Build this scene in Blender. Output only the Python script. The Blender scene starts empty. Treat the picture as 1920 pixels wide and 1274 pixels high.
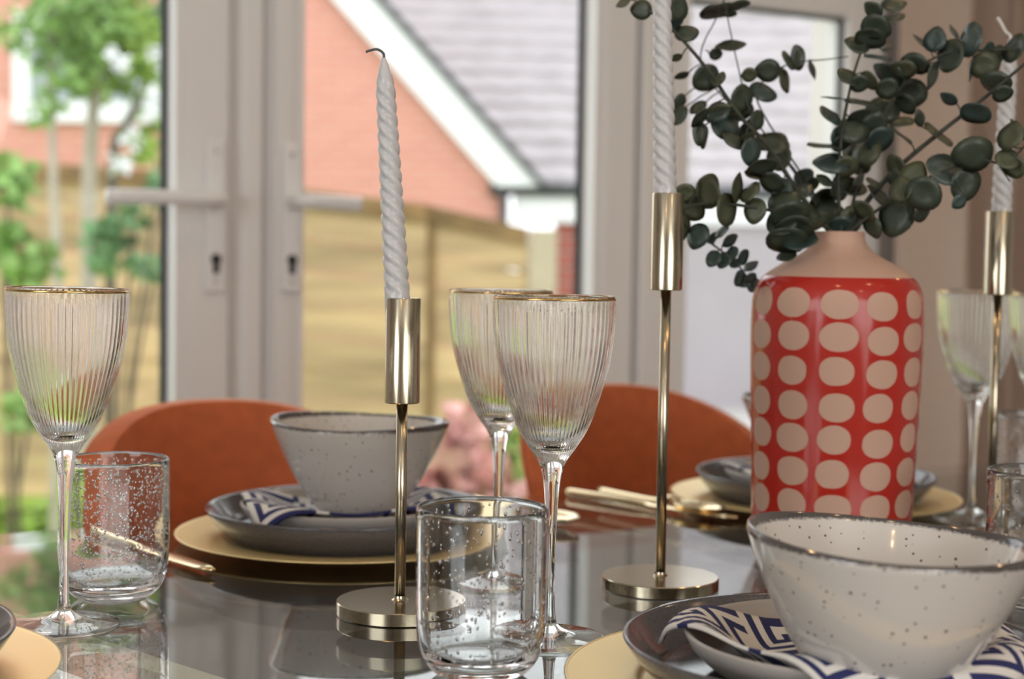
import bpy, bmesh, math, random
from mathutils import Vector, Matrix
random.seed(7)
PI = math.pi
scene = bpy.context.scene
COL = scene.collection

# ------------------------------------------------------------------ camera
F = 2900.0                     # focal length in pixels of the 1920 wide frame
CZ = 0.996                     # lens height above the floor
PITCH = math.atan(150 / 2900)
ROLL = 0.015
fw = Vector((0, math.cos(PITCH), -math.sin(PITCH)))
rt0 = Vector((1, 0, 0)); up0 = Vector((0, math.sin(PITCH), math.cos(PITCH)))
RT = rt0 * math.cos(ROLL) + up0 * math.sin(ROLL)
UP = up0 * math.cos(ROLL) - rt0 * math.sin(ROLL)
cd = bpy.data.cameras.new('camera'); cam = bpy.data.objects.new('camera', cd); COL.objects.link(cam)
M = Matrix((RT, UP, -fw)).transposed().to_4x4(); M.translation = (0, 0, CZ)
cam.matrix_world = M
cd.sensor_width = 36; cd.lens = 36 * F / 1920
cd.clip_start = 0.02; cd.clip_end = 200
cd.dof.use_dof = True; cd.dof.focus_distance = 1.0; cd.dof.aperture_fstop = 5.6
scene.camera = cam

# ------------------------------------------------------------------ sky, daylight, exposure
w = bpy.data.worlds.new('overcast_sky'); scene.world = w; w.use_nodes = True
bg = w.node_tree.nodes['Background']
bg.inputs[0].default_value = (0.93, 0.97, 1.0, 1); bg.inputs[1].default_value = 2.3
vs = scene.view_settings
vs.view_transform = 'Standard'; vs.look = 'None'; vs.exposure = 0.26; vs.gamma = 1.0
vs.use_curve_mapping = False
scene.cycles.max_bounces = 20; scene.cycles.transmission_bounces = 18
scene.cycles.glossy_bounces = 8; scene.cycles.transparent_max_bounces = 24
scene.cycles.diffuse_bounces = 4
scene.cycles.sample_clamp_indirect = 6.0

TH = math.radians(29.5)        # table and door wall run at this angle to the view
U = Vector((math.cos(TH), math.sin(TH), 0)); N = Vector((-math.sin(TH), math.cos(TH), 0))
def un(u, n, z=0.0): return U * u + N * n + Vector((0, 0, z))
def ray(x, y): return fw + RT * ((x - 960) / F) + UP * ((637 - y) / F)
def P(x, y, D):                # point at distance D in front of the lens
    r = ray(x, y); return Vector((0, 0, CZ)) + r * (D / r.y)
TOP = 0.75                     # table top height

def area(name, loc, direction, sx, sy, radiance, col):
    l = bpy.data.lights.new(name, 'AREA'); l.shape = 'RECTANGLE'; l.size = sx; l.size_y = sy
    l.energy = radiance * PI * sx * sy; l.color = col
    o = bpy.data.objects.new(name, l); COL.objects.link(o)
    o.location = loc; o.rotation_euler = Vector(direction).to_track_quat('-Z', 'Z').to_euler()
    return o
# daylight of the unseen rear window, and fill from an added side window
area('rear_window_daylight', un(0.3, -2.55, 1.5), N, 2.0, 1.5, 2.6, (1.0, 0.96, 0.91))
area('side_fill_light', un(-2.33, -0.4, 1.5), U, 1.6, 1.3, 2.3, (0.95, 0.98, 1.0))

# ------------------------------------------------------------------ materials
def mat(name):
    m = bpy.data.materials.new(name); m.use_nodes = True
    nt = m.node_tree; return m, nt, nt.nodes['Principled BSDF']
def simple(name, col, rough=0.5, metal=0.0, noise=0.0, scale=40.0, bump=0.0, coat=0.0, spec=None, aniso=None):
    m, nt, b = mat(name)
    b.inputs['Base Color'].default_value = (*col, 1); b.inputs['Roughness'].default_value = rough
    b.inputs['Metallic'].default_value = metal
    if coat: b.inputs['Coat Weight'].default_value = coat; b.inputs['Coat Roughness'].default_value = 0.03
    if spec is not None: b.inputs['Specular IOR Level'].default_value = spec
    if noise or bump:
        tc = nt.nodes.new('ShaderNodeTexCoord'); nz = nt.nodes.new('ShaderNodeTexNoise')
        nz.inputs['Scale'].default_value = scale; nz.inputs['Detail'].default_value = 5
        nt.links.new(tc.outputs['Object'], nz.inputs['Vector'])
        if aniso:
            mp = nt.nodes.new('ShaderNodeMapping'); mp.inputs['Scale'].default_value = aniso
            nt.links.new(tc.outputs['Object'], mp.inputs['Vector']); nt.links.new(mp.outputs[0], nz.inputs['Vector'])
        if noise:
            cr = nt.nodes.new('ShaderNodeValToRGB')
            cr.color_ramp.elements[0].position = 0.3; cr.color_ramp.elements[1].position = 0.7
            cr.color_ramp.elements[0].color = (*[max(0, c * (1 - noise)) for c in col], 1)
            cr.color_ramp.elements[1].color = (*[min(1, c * (1 + noise)) for c in col], 1)
            nt.links.new(nz.outputs[0], cr.inputs[0]); nt.links.new(cr.outputs[0], b.inputs['Base Color'])
        if bump:
            bp = nt.nodes.new('ShaderNodeBump'); bp.inputs['Strength'].default_value = bump; bp.inputs['Distance'].default_value = 0.002
            nt.links.new(nz.outputs[0], bp.inputs['Height']); nt.links.new(bp.outputs[0], b.inputs['Normal'])
    return m
def sheet_glass(name, tint, f0=0.04, pwr=5):
    m = bpy.data.materials.new(name); m.use_nodes = True; nt = m.node_tree
    nt.nodes.remove(nt.nodes['Principled BSDF']); out = nt.nodes['Material Output']
    tr = nt.nodes.new('ShaderNodeBsdfTransparent'); tr.inputs[0].default_value = (*tint, 1)
    gl = nt.nodes.new('ShaderNodeBsdfGlossy'); gl.inputs['Roughness'].default_value = 0.0
    lw = nt.nodes.new('ShaderNodeLayerWeight'); lw.inputs[0].default_value = 0.5
    pw = nt.nodes.new('ShaderNodeMath'); pw.operation = 'POWER'; pw.inputs[1].default_value = pwr
    ma = nt.nodes.new('ShaderNodeMath'); ma.operation = 'MULTIPLY_ADD'; ma.inputs[1].default_value = 1 - f0; ma.inputs[2].default_value = f0
    mx = nt.nodes.new('ShaderNodeMixShader')
    nt.links.new(lw.outputs['Facing'], pw.inputs[0]); nt.links.new(pw.outputs[0], ma.inputs[0])
    nt.links.new(ma.outputs[0], mx.inputs[0]); nt.links.new(tr.outputs[0], mx.inputs[1]); nt.links.new(gl.outputs[0], mx.inputs[2])
    nt.links.new(mx.outputs[0], out.inputs[0]); return m
def clear_glass(name, ior, col=(1, 1, 1)):
    m = bpy.data.materials.new(name); m.use_nodes = True; nt = m.node_tree
    nt.nodes.remove(nt.nodes['Principled BSDF']); out = nt.nodes['Material Output']
    g = nt.nodes.new('ShaderNodeBsdfGlass'); g.inputs['Color'].default_value = (*col, 1)
    g.inputs['Roughness'].default_value = 0.0; g.inputs['IOR'].default_value = ior
    nt.links.new(g.outputs[0], out.inputs[0]); return m
def emitter(name, col, s):
    m, nt, b = mat(name); b.inputs['Base Color'].default_value = (*col, 1)
    b.inputs['Emission Color'].default_value = (*col, 1); b.inputs['Emission Strength'].default_value = s; return m

MT = {}
MT['upvc'] = simple('white_upvc', (0.74, 0.72, 0.70), 0.35)
MT['gasket'] = simple('black_rubber', (0.012, 0.016, 0.018), 0.6)
MT['handle'] = simple('white_enamel', (0.78, 0.77, 0.76), 0.25)
MT['keyhole'] = simple('dark_metal', (0.05, 0.05, 0.05), 0.4, 0.6)
MT['pane'] = sheet_glass('window_glass', (0.985, 0.99, 0.985))
MT['table_glass'] = sheet_glass('table_glass', (0.95, 0.975, 0.96), 0.07, 4.3)
MT['walnut'] = simple('dark_walnut', (0.035, 0.022, 0.018), 0.25, noise=0.35, scale=6, aniso=(2, 14, 2))
MT['strip'] = simple('pale_metal_strip', (0.80, 0.76, 0.58), 0.35, 0.3)
MT['steel'] = simple('satin_steel', (0.6, 0.58, 0.55), 0.3, 1.0)
MT['wall'] = simple('warm_white_paint', (0.70, 0.66, 0.62), 0.8, noise=0.02, scale=8)
MT['ceil'] = simple('ceiling_white', (0.88, 0.87, 0.85), 0.9, noise=0.02, scale=8)
MT['floor'] = simple('oak_floor', (0.22, 0.16, 0.12), 0.4, noise=0.25, scale=5, aniso=(1, 12, 1))
MT['curtain'] = simple('taupe_curtain', (0.42, 0.315, 0.25), 0.9, noise=0.08, scale=220, bump=0.15)
MT['velvet'] = simple('rust_velvet', (0.46, 0.105, 0.030), 0.85, noise=0.12, scale=60, bump=0.1)
_b = MT['velvet'].node_tree.nodes['Principled BSDF']
_b.inputs['Sheen Weight'].default_value = 0.6; _b.inputs['Sheen Roughness'].default_value = 0.4; _b.inputs['Sheen Tint'].default_value = (1, 0.45, 0.25, 1)
MT['blackmetal'] = simple('black_metal', (0.02, 0.02, 0.02), 0.4, 0.8)
MT['wine'] = clear_glass('crystal', 1.45, (0.995, 0.995, 0.99))
MT['tumbler'] = clear_glass('bubble_glass', 1.46)
MT['goldrim'] = simple('gold_rim', (0.55, 0.36, 0.15), 0.15, 1.0)
MT['brass'] = simple('brushed_brass', (0.46, 0.40, 0.295), 0.17, 1.0, noise=0.05, scale=30, aniso=(40, 40, 1))
MT['gold'] = simple('pale_gold', (0.95, 0.74, 0.36), 0.36, 0.6)
MT['cutlery'] = simple('gold_cutlery', (0.88, 0.72, 0.45), 0.18, 1.0)
MT['slate'] = simple('slate_glaze', (0.10, 0.095, 0.10), 0.12, noise=0.22, scale=500)
MT['taupe'] = simple('taupe_glaze', (0.40, 0.37, 0.34), 0.45)
MT['navy'] = simple('navy_cotton', (0.020, 0.025, 0.105), 0.9, noise=0.1, scale=900, bump=0.2)
MT['cream'] = simple('cream_cotton', (0.74, 0.70, 0.65), 0.9, noise=0.04, scale=900, bump=0.2)
MT['black'] = simple('black_cotton', (0.016, 0.016, 0.022), 0.9)
MT['stem'] = simple('eucalyptus_stem', (0.035, 0.038, 0.026), 0.7, noise=0.3, scale=120)
MT['leafA'] = simple('eucalyptus_leaf', (0.040, 0.052, 0.034), 0.42, noise=0.35, scale=70)
MT['leafB'] = simple('eucalyptus_leaf_olive', (0.066, 0.074, 0.040), 0.45, noise=0.35, scale=70)
MT['leafC'] = simple('eucalyptus_leaf_blue', (0.040, 0.062, 0.055), 0.35, noise=0.35, scale=70)
MT['wick'] = simple('wick', (0.10, 0.10, 0.11), 0.9)
MT['whitewick'] = simple('waxed_wick', (0.75, 0.72, 0.68), 0.8)
m, nt, b = mat('grey_white_wax'); MT['wax'] = m
b.inputs['Base Color'].default_value = (0.56, 0.555, 0.555, 1); b.inputs['Roughness'].default_value = 0.2
b.inputs['Subsurface Weight'].default_value = 0.5; b.inputs['Subsurface Radius'].default_value = (0.006, 0.005, 0.005); b.inputs['Subsurface Scale'].default_value = 0.6

def bowl_material():
    m, nt, b = mat('speckled_stoneware')
    tc = nt.nodes.new('ShaderNodeTexCoord')
    vo = nt.nodes.new('ShaderNodeTexVoronoi'); vo.inputs['Scale'].default_value = 300; vo.inputs['Randomness'].default_value = 1.0
    nz = nt.nodes.new('ShaderNodeTexNoise'); nz.inputs['Scale'].default_value = 28
    nt.links.new(tc.outputs['Object'], vo.inputs['Vector']); nt.links.new(tc.outputs['Object'], nz.inputs['Vector'])
    # only some cells carry a speck, of differing size
    sep = nt.nodes.new('ShaderNodeSeparateColor'); nt.links.new(vo.outputs['Color'], sep.inputs[0])
    pick = nt.nodes.new('ShaderNodeMath'); pick.operation = 'SUBTRACT'; pick.inputs[1].default_value = 0.64
    nt.links.new(sep.outputs[0], pick.inputs[0])
    size = nt.nodes.new('ShaderNodeMath'); size.operation = 'MULTIPLY'; size.inputs[1].default_value = 0.85
    nt.links.new(pick.outputs[0], size.inputs[0])
    lt = nt.nodes.new('ShaderNodeMath'); lt.operation = 'LESS_THAN'
    nt.links.new(vo.outputs['Distance'], lt.inputs[0]); nt.links.new(size.outputs[0], lt.inputs[1])
    sp = nt.nodes.new('ShaderNodeMix'); sp.data_type = 'RGBA'
    sp.inputs['A'].default_value = (0.60, 0.56, 0.515, 1); sp.inputs['B'].default_value = (0.13, 0.085, 0.06, 1)
    nt.links.new(lt.outputs[0], sp.inputs['Factor'])
    # dark bare rim
    xyz = nt.nodes.new('ShaderNodeSeparateXYZ'); nt.links.new(tc.outputs['Object'], xyz.inputs[0])
    jit = nt.nodes.new('ShaderNodeTexNoise'); jit.inputs['Scale'].default_value = 420; nt.links.new(tc.outputs['Object'], jit.inputs['Vector'])
    jm = nt.nodes.new('ShaderNodeMath'); jm.operation = 'MULTIPLY_ADD'; jm.inputs[1].default_value = 0.0035
    nt.links.new(jit.outputs[0], jm.inputs[0]); nt.links.new(xyz.outputs[2], jm.inputs[2])
    mr = nt.nodes.new('ShaderNodeMapRange'); mr.inputs['From Min'].default_value = 0.0785; mr.inputs['From Max'].default_value = 0.0803
    nt.links.new(jm.outputs[0], mr.inputs['Value'])
    rm = nt.nodes.new('ShaderNodeMix'); rm.data_type = 'RGBA'; rm.inputs['B'].default_value = (0.07, 0.058, 0.055, 1)
    nt.links.new(mr.outputs[0], rm.inputs['Factor']); nt.links.new(sp.outputs['Result'], rm.inputs['A'])
    nt.links.new(rm.outputs['Result'], b.inputs['Base Color'])
    b.inputs['Roughness'].default_value = 0.12; b.inputs['Coat Weight'].default_value = 0.6; b.inputs['Coat Roughness'].default_value = 0.04
    return m
MT['bowl'] = bowl_material()

def vase_material():
    m, nt, b = mat('dotted_glaze')
    L = nt.links.new
    def mth(op, a, b_=None, c=None):
        n = nt.nodes.new('ShaderNodeMath'); n.operation = op
        for i, v in enumerate((a, b_, c)):
            if v is None: continue
            if isinstance(v, (int, float)): n.inputs[i].default_value = v
            else: L(v, n.inputs[i])
        return n.outputs[0]
    tc = nt.nodes.new('ShaderNodeTexCoord'); s = nt.nodes.new('ShaderNodeSeparateXYZ'); L(tc.outputs['Object'], s.inputs[0])
    x, y, z = s.outputs
    ang = mth('ARCTAN2', y, x)
    a = mth('ADD', mth('MULTIPLY', ang, 12 / (2 * PI)), 0.5)
    ca = mth('FLOOR', a); fa = mth('SUBTRACT', mth('FRACT', a), 0.5)
    v0 = mth('MULTIPLY', mth('SUBTRACT', z, 0.0172), 1 / 0.0264)
    # each column starts a little higher or lower
    wn0 = nt.nodes.new('ShaderNodeTexWhiteNoise'); wn0.noise_dimensions = '1D'; L(ca, wn0.inputs['W'])
    v = mth('ADD', v0, mth('MULTIPLY', mth('SUBTRACT', wn0.outputs[0], 0.5), 0.16))
    cv = mth('FLOOR', v); fv = mth('SUBTRACT', mth('FRACT', v), 0.5)
    cmb = nt.nodes.new('ShaderNodeCombineXYZ'); L(ca, cmb.inputs[0]); L(cv, cmb.inputs[1])
    wn = nt.nodes.new('ShaderNodeTexWhiteNoise'); wn.noise_dimensions = '2D'; L(cmb.outputs[0], wn.inputs['Vector'])
    sc = nt.nodes.new('ShaderNodeSeparateColor'); L(wn.outputs['Color'], sc.inputs[0])
    da = mth('ADD', fa, mth('MULTIPLY', mth('SUBTRACT', sc.outputs[0], 0.5), 0.07))
    dv = mth('ADD', fv, mth('MULTIPLY', mth('SUBTRACT', sc.outputs[1], 0.5), 0.07))
    nz = nt.nodes.new('ShaderNodeTexNoise'); nz.inputs['Scale'].default_value = 60; L(tc.outputs['Object'], nz.inputs['Vector'])
    ra = mth('ADD', 0.385, mth('MULTIPLY', mth('SUBTRACT', sc.outputs[2], 0.5), 0.06))
    q = mth('ADD', mth('POWER', mth('ABSOLUTE', mth('DIVIDE', da, ra)), 2.2), mth('POWER', mth('ABSOLUTE', mth('DIVIDE', dv, 0.425)), 2.2))
    q = mth('ADD', q, mth('MULTIPLY', mth('SUBTRACT', nz.outputs[0], 0.5), 0.35))
    dot = nt.nodes.new('ShaderNodeMapRange'); L(q, dot.inputs['Value'])
    dot.inputs['From Min'].default_value = 1.06; dot.inputs['From Max'].default_value = 0.94
    bare = nt.nodes.new('ShaderNodeMapRange'); L(z, bare.inputs['Value'])
    bare.inputs['From Min'].default_value = 0.2362; bare.inputs['From Max'].default_value = 0.2366
    top = mth('LESS_THAN', z, 0.2305)
    clay = mth('MAXIMUM', mth('MULTIPLY', dot.outputs[0], top), bare.outputs[0])
    mx = nt.nodes.new('ShaderNodeMix'); mx.data_type = 'RGBA'
    mx.inputs['A'].default_value = (0.40, 0.023, 0.014, 1); mx.inputs['B'].default_value = (0.50, 0.315, 0.235, 1)
    L(clay, mx.inputs['Factor']); L(mx.outputs['Result'], b.inputs['Base Color'])
    r = nt.nodes.new('ShaderNodeMapRange'); L(clay, r.inputs['Value']); r.inputs['To Min'].default_value = 0.13; r.inputs['To Max'].default_value = 0.7
    L(r.outputs[0], b.inputs['Roughness']); b.inputs['IOR'].default_value = 1.42
    return m
MT['vase'] = vase_material()

# outdoors
MT['brick_wall'] = None
def brick_mat(name, c1, c2, mortar, sc):
    m, nt, b = mat(name)
    tc = nt.nodes.new('ShaderNodeTexCoord'); mp = nt.nodes.new('ShaderNodeMapping'); mp.inputs['Rotation'].default_value = (PI / 2, 0, 0)
    br = nt.nodes.new('ShaderNodeTexBrick'); br.inputs['Scale'].default_value = sc
    br.inputs['Color1'].default_value = (*c1, 1); br.inputs['Color2'].default_value = (*c2, 1); br.inputs['Mortar'].default_value = (*mortar, 1)
    br.inputs['Mortar Size'].default_value = 0.018; br.inputs['Brick Width'].default_value = 0.5; br.inputs['Row Height'].default_value = 0.17
    nt.links.new(tc.outputs['Object'], mp.inputs[0]); nt.links.new(mp.outputs[0], br.inputs['Vector'])
    nt.links.new(br.outputs['Color'], b.inputs['Base Color']); b.inputs['Roughness'].default_value = 0.9
    return m
MT['brick_wall'] = brick_mat('pink_red_brick', (0.62, 0.27, 0.215), (0.57, 0.24, 0.19), (0.60, 0.36, 0.30), 2.2)
MT['brick_dark'] = simple('red_brick', (0.33, 0.085, 0.06), 0.9, noise=0.3, scale=6)
MT['mortar'] = simple('mortar', (0.42, 0.38, 0.36), 0.9)
MT['tile'] = simple('weathered_roof_tile', (0.37, 0.335, 0.345), 0.75, noise=0.12, scale=4)
MT['white_paint'] = simple('exterior_white', (0.80, 0.80, 0.82), 0.5)
MT['render'] = simple('pale_render', (0.36, 0.325, 0.345), 0.9, noise=0.05, scale=2)
MT['darkplastic'] = simple('black_gutter', (0.03, 0.035, 0.04), 0.5)
MT['fence'] = simple('yellow_pine_board', (0.53, 0.365, 0.205), 0.85, noise=0.28, scale=2.2, aniso=(0.6, 1, 6))
_nt = MT['fence'].node_tree; _oi = _nt.nodes.new('ShaderNodeObjectInfo'); _mr = _nt.nodes.new('ShaderNodeMapRange')
_mr.inputs['To Min'].default_value = 0.72; _mr.inputs['To Max'].default_value = 1.18
_hs = _nt.nodes.new('ShaderNodeHueSaturation'); _bs = _nt.nodes['Principled BSDF']; _src = _bs.inputs['Base Color'].links[0].from_socket
_nt.links.new(_oi.outputs['Random'], _mr.inputs['Value']); _nt.links.new(_mr.outputs[0], _hs.inputs['Value'])
_nt.links.new(_src, _hs.inputs['Color']); _nt.links.new(_hs.outputs[0], _bs.inputs['Base Color'])
MT['fence_dark'] = simple('stained_timber', (0.23, 0.135, 0.055), 0.85, noise=0.3, scale=5)
MT['concrete'] = simple('pale_post', (0.46, 0.38, 0.28), 0.9, noise=0.15, scale=4)
MT['lawn'] = simple('lawn', (0.24, 0.36, 0.05), 0.95, noise=0.45, scale=9)
MT['patio'] = simple('patio_stone', (0.42, 0.40, 0.38), 0.85, noise=0.12, scale=4)
MT['foliage'] = simple('spring_leaves', (0.22, 0.37, 0.10), 0.7, noise=0.4, scale=3)
MT['foliage2'] = simple('fresh_leaves', (0.27, 0.40, 0.07), 0.7, noise=0.4, scale=3)
MT['foliage3'] = simple('cool_leaves', (0.15, 0.29, 0.12), 0.7, noise=0.4, scale=3)
MT['sky_glimpse'] = simple('sky_glimpse_white', (0.82, 0.82, 0.85), 0.8)  # bright sky glimpsed between leaves, put in as white flecks
MT['pinkleaf'] = simple('pink_leaves', (0.66, 0.36, 0.33), 0.8, noise=0.3, scale=5)
MT['bark_pale'] = simple('pale_bark', (0.46, 0.40, 0.34), 0.9, noise=0.2, scale=6)
MT['bark'] = simple('dark_bark', (0.12, 0.10, 0.08), 0.9, noise=0.2, scale=6)
MT['pot'] = simple('slate_blue_pot', (0.10, 0.13, 0.16), 0.5)
MT['house_glass'] = simple('dim_house_window', (0.30, 0.34, 0.36), 0.1)

# ------------------------------------------------------------------ helpers
def link(name, me, mats, parent=None, smooth=False, loc=None, rot=None):
    o = bpy.data.objects.new(name, me); COL.objects.link(o)
    for m_ in (mats if isinstance(mats, (list, tuple)) else [mats]):
        if len(me.materials) < (len(mats) if isinstance(mats, (list, tuple)) else 1): me.materials.append(m_)
    if smooth: me.polygons.foreach_set('use_smooth', [True] * len(me.polygons))
    if parent: o.parent = parent
    if loc is not None: o.location = loc
    if rot is not None: o.rotation_euler = rot
    return o
def mesh(name, verts, faces):
    me = bpy.data.meshes.new(name); me.from_pydata([tuple(v) for v in verts], [], faces); me.update(); return me
def from_bm(name, bm):
    me = bpy.data.meshes.new(name); bm.to_mesh(me); bm.free(); return me
def thing(name, label, cat, loc=(0, 0, 0), rotz=0.0, group=None):
    o = bpy.data.objects.new(name, None); COL.objects.link(o); o.empty_display_size = 0.02
    o.location = loc; o.rotation_euler = (0, 0, rotz); o['label'] = label; o['category'] = cat
    if group: o['group'] = group
    return o
def tag(o, label, cat, group=None, kind=None):
    o['label'] = label; o['category'] = cat
    if group: o['group'] = group
    if kind: o['kind'] = kind
    return o
def structure(name, rz=0.0, loc=(0, 0, 0), label=None):
    o = bpy.data.objects.new(name, None); COL.objects.link(o); o['kind'] = 'structure'
    o.location = loc; o.rotation_euler = (0, 0, rz)
    if label: o['label'] = label
    return o
def box_mesh(name, x0, x1, y0, y1, z0, z1, bevel=0.0, seg=2):
    bm = bmesh.new(); bmesh.ops.create_cube(bm, size=1)
    for v in bm.verts:
        v.co = Vector(((x0 + x1) / 2 + v.co.x * (x1 - x0), (y0 + y1) / 2 + v.co.y * (y1 - y0), (z0 + z1) / 2 + v.co.z * (z1 - z0)))
    if bevel: bmesh.ops.bevel(bm, geom=bm.edges[:], offset=bevel, segments=seg, affect='EDGES', profile=0.5)
    return from_bm(name, bm)
def box(name, dims, m_, parent=None, bevel=0.0, loc=None, rot=None):
    return link(name, box_mesh(name, *dims, bevel=bevel), m_, parent, False, loc, rot)
def lathe_mesh(name, prof, segs=64, rad=None, close_top=False, close_bot=False):
    """prof: list of (r, z) in order; rad(r, z, a, i) may change the radius"""
    V = []; Fc = []; n = len(prof)
    for i, (r, z) in enumerate(prof):
        for s in range(segs):
            a = 2 * PI * s / segs
            rr = rad(r, z, a, i) if rad else r
            V.append((rr * math.cos(a), rr * math.sin(a), z))
    for i in range(n - 1):
        for s in range(segs):
            t = (s + 1) % segs
            Fc.append((i * segs + s, i * segs + t, (i + 1) * segs + t, (i + 1) * segs + s))
    if close_bot: V.append((0, 0, prof[0][1])); c = len(V) - 1; Fc += [(c, (s + 1) % segs, s) for s in range(segs)]
    if close_top:
        V.append((0, 0, prof[-1][1])); c = len(V) - 1; o = (n - 1) * segs; Fc += [(c, o + s, o + (s + 1) % segs) for s in range(segs)]
    return mesh(name, V, Fc)
def smooth_prof(pts, k=5):
    """Catmull-Rom through (r, z) points"""
    out = []
    for i in range(len(pts) - 1):
        p0 = pts[max(i - 1, 0)]; p1 = pts[i]; p2 = pts[i + 1]; p3 = pts[min(i + 2, len(pts) - 1)]
        for j in range(k):
            t = j / k
            out.append(tuple(0.5 * (2 * b_ + (c - a) * t + (2 * a - 5 * b_ + 4 * c - d) * t * t + (-a + 3 * b_ - 3 * c + d) * t ** 3)
                             for a, b_, c, d in zip(p0, p1, p2, p3)))
    out.append(tuple(pts[-1])); return out
def tube_mesh(name, pts, radii, segs=10, cap=True):
    pts = [Vector(p_) for p_ in pts]; V = []; Fc = []
    prev = None
    for i, p_ in enumerate(pts):
        d = (pts[min(i + 1, len(pts) - 1)] - pts[max(i - 1, 0)]).normalized()
        if prev is None: a = d.orthogonal().normalized()
        else: a = (prev - d * prev.dot(d)).normalized()
        prev = a; b_ = d.cross(a)
        r = radii[i] if isinstance(radii, (list, tuple)) else radii
        for s in range(segs):
            t = 2 * PI * s / segs; V.append(p_ + (a * math.cos(t) + b_ * math.sin(t)) * r)
    for i in range(len(pts) - 1):
        for s in range(segs):
            t = (s + 1) % segs; Fc.append((i * segs + s, i * segs + t, (i + 1) * segs + t, (i + 1) * segs + s))
    if cap:
        Fc.append(tuple(reversed(range(segs)))); o = (len(pts) - 1) * segs; Fc.append(tuple(o + s for s in range(segs)))
    return mesh(name, V, Fc)
def curve_pts(pts, k=6):
    out = []
    for i in range(len(pts) - 1):
        p0 = Vector(pts[max(i - 1, 0)]); p1 = Vector(pts[i]); p2 = Vector(pts[i + 1]); p3 = Vector(pts[min(i + 2, len(pts) - 1)])
        for j in range(k):
            t = j / k
            out.append(0.5 * (2 * p1 + (p2 - p0) * t + (2 * p0 - 5 * p1 + 4 * p2 - p3) * t * t + (3 * p1 - p0 - 3 * p2 + p3) * t ** 3))
    out.append(Vector(pts[-1])); return out
def prism_mesh(name, poly, y0, y1):
    """polygon in x, z extruded along y"""
    n = len(poly); V = [(x, y0, z) for x, z in poly] + [(x, y1, z) for x, z in poly]
    Fc = [tuple(range(n)), tuple(reversed(range(n, 2 * n)))]
    for i in range(n): j = (i + 1) % n; Fc.append((i, i + n, j + n, j))
    me = mesh(name, V, Fc); bm = bmesh.new(); bm.from_mesh(me); bmesh.ops.recalc_face_normals(bm, faces=bm.faces[:]); bm.to_mesh(me); bm.free(); return me

# ================================================================== the room
# room axes: local x along U, local y along N
ZD = 2.374                      # inner face of the doors
floor = box('floor', (-2.4, 3.9, -2.6, 2.60, -0.05, 0.0), MT['floor'], rot=(0, 0, TH)); floor['kind'] = 'structure'
ceil = box('ceiling', (-2.4, 3.9, -2.6, 2.60, 2.4, 2.5), MT['ceil'], rot=(0, 0, TH)); ceil['kind'] = 'structure'
# wall with the doors: solid right of the side panel, lintel above, pier at far left
wb = structure('wall_back', TH)
box('wall_panel', (2.20, 3.9, 2.40, 2.60, 0, 2.4), MT['wall'], wb)
box('wall_panel', (-2.4, -0.20, 2.40, 2.60, 0, 2.4), MT['wall'], wb)
box('lintel', (-0.20, 2.20, 2.40, 2.60, 2.12, 2.4), MT['wall'], wb)
wl = structure('wall_left', TH)
box('wall_panel', (-2.5, -2.4, -2.6, -1.2, 0, 2.4), MT['wall'], wl); box('wall_panel', (-2.5, -2.4, 0.4, 2.6, 0, 2.4), MT['wall'], wl)
box('wall_panel', (-2.5, -2.4, -1.2, 0.4, 0, 0.85), MT['wall'], wl); box('lintel', (-2.5, -2.4, -1.2, 0.4, 2.15, 2.4), MT['wall'], wl)
wr = box('wall_right', (3.9, 4.0, -2.6, 2.6, 0, 2.4), MT['wall'], rot=(0, 0, TH)); wr['kind'] = 'structure'
wf = structure('wall_front', TH)
box('wall_panel', (-2.4, -0.7, -2.7, -2.6, 0, 2.4), MT['wall'], wf); box('wall_panel', (1.3, 3.9, -2.7, -2.6, 0, 2.4), MT['wall'], wf)
box('wall_panel', (-0.7, 1.3, -2.7, -2.6, 0, 0.75), MT['wall'], wf); box('lintel', (-0.7, 1.3, -2.7, -2.6, 2.25, 2.4), MT['wall'], wf)
bb = box('baseboard_right', (3.88, 3.9, -2.6, 2.4, 0, 0.12), MT['upvc'], rot=(0, 0, TH)); bb['kind'] = 'structure'

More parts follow.
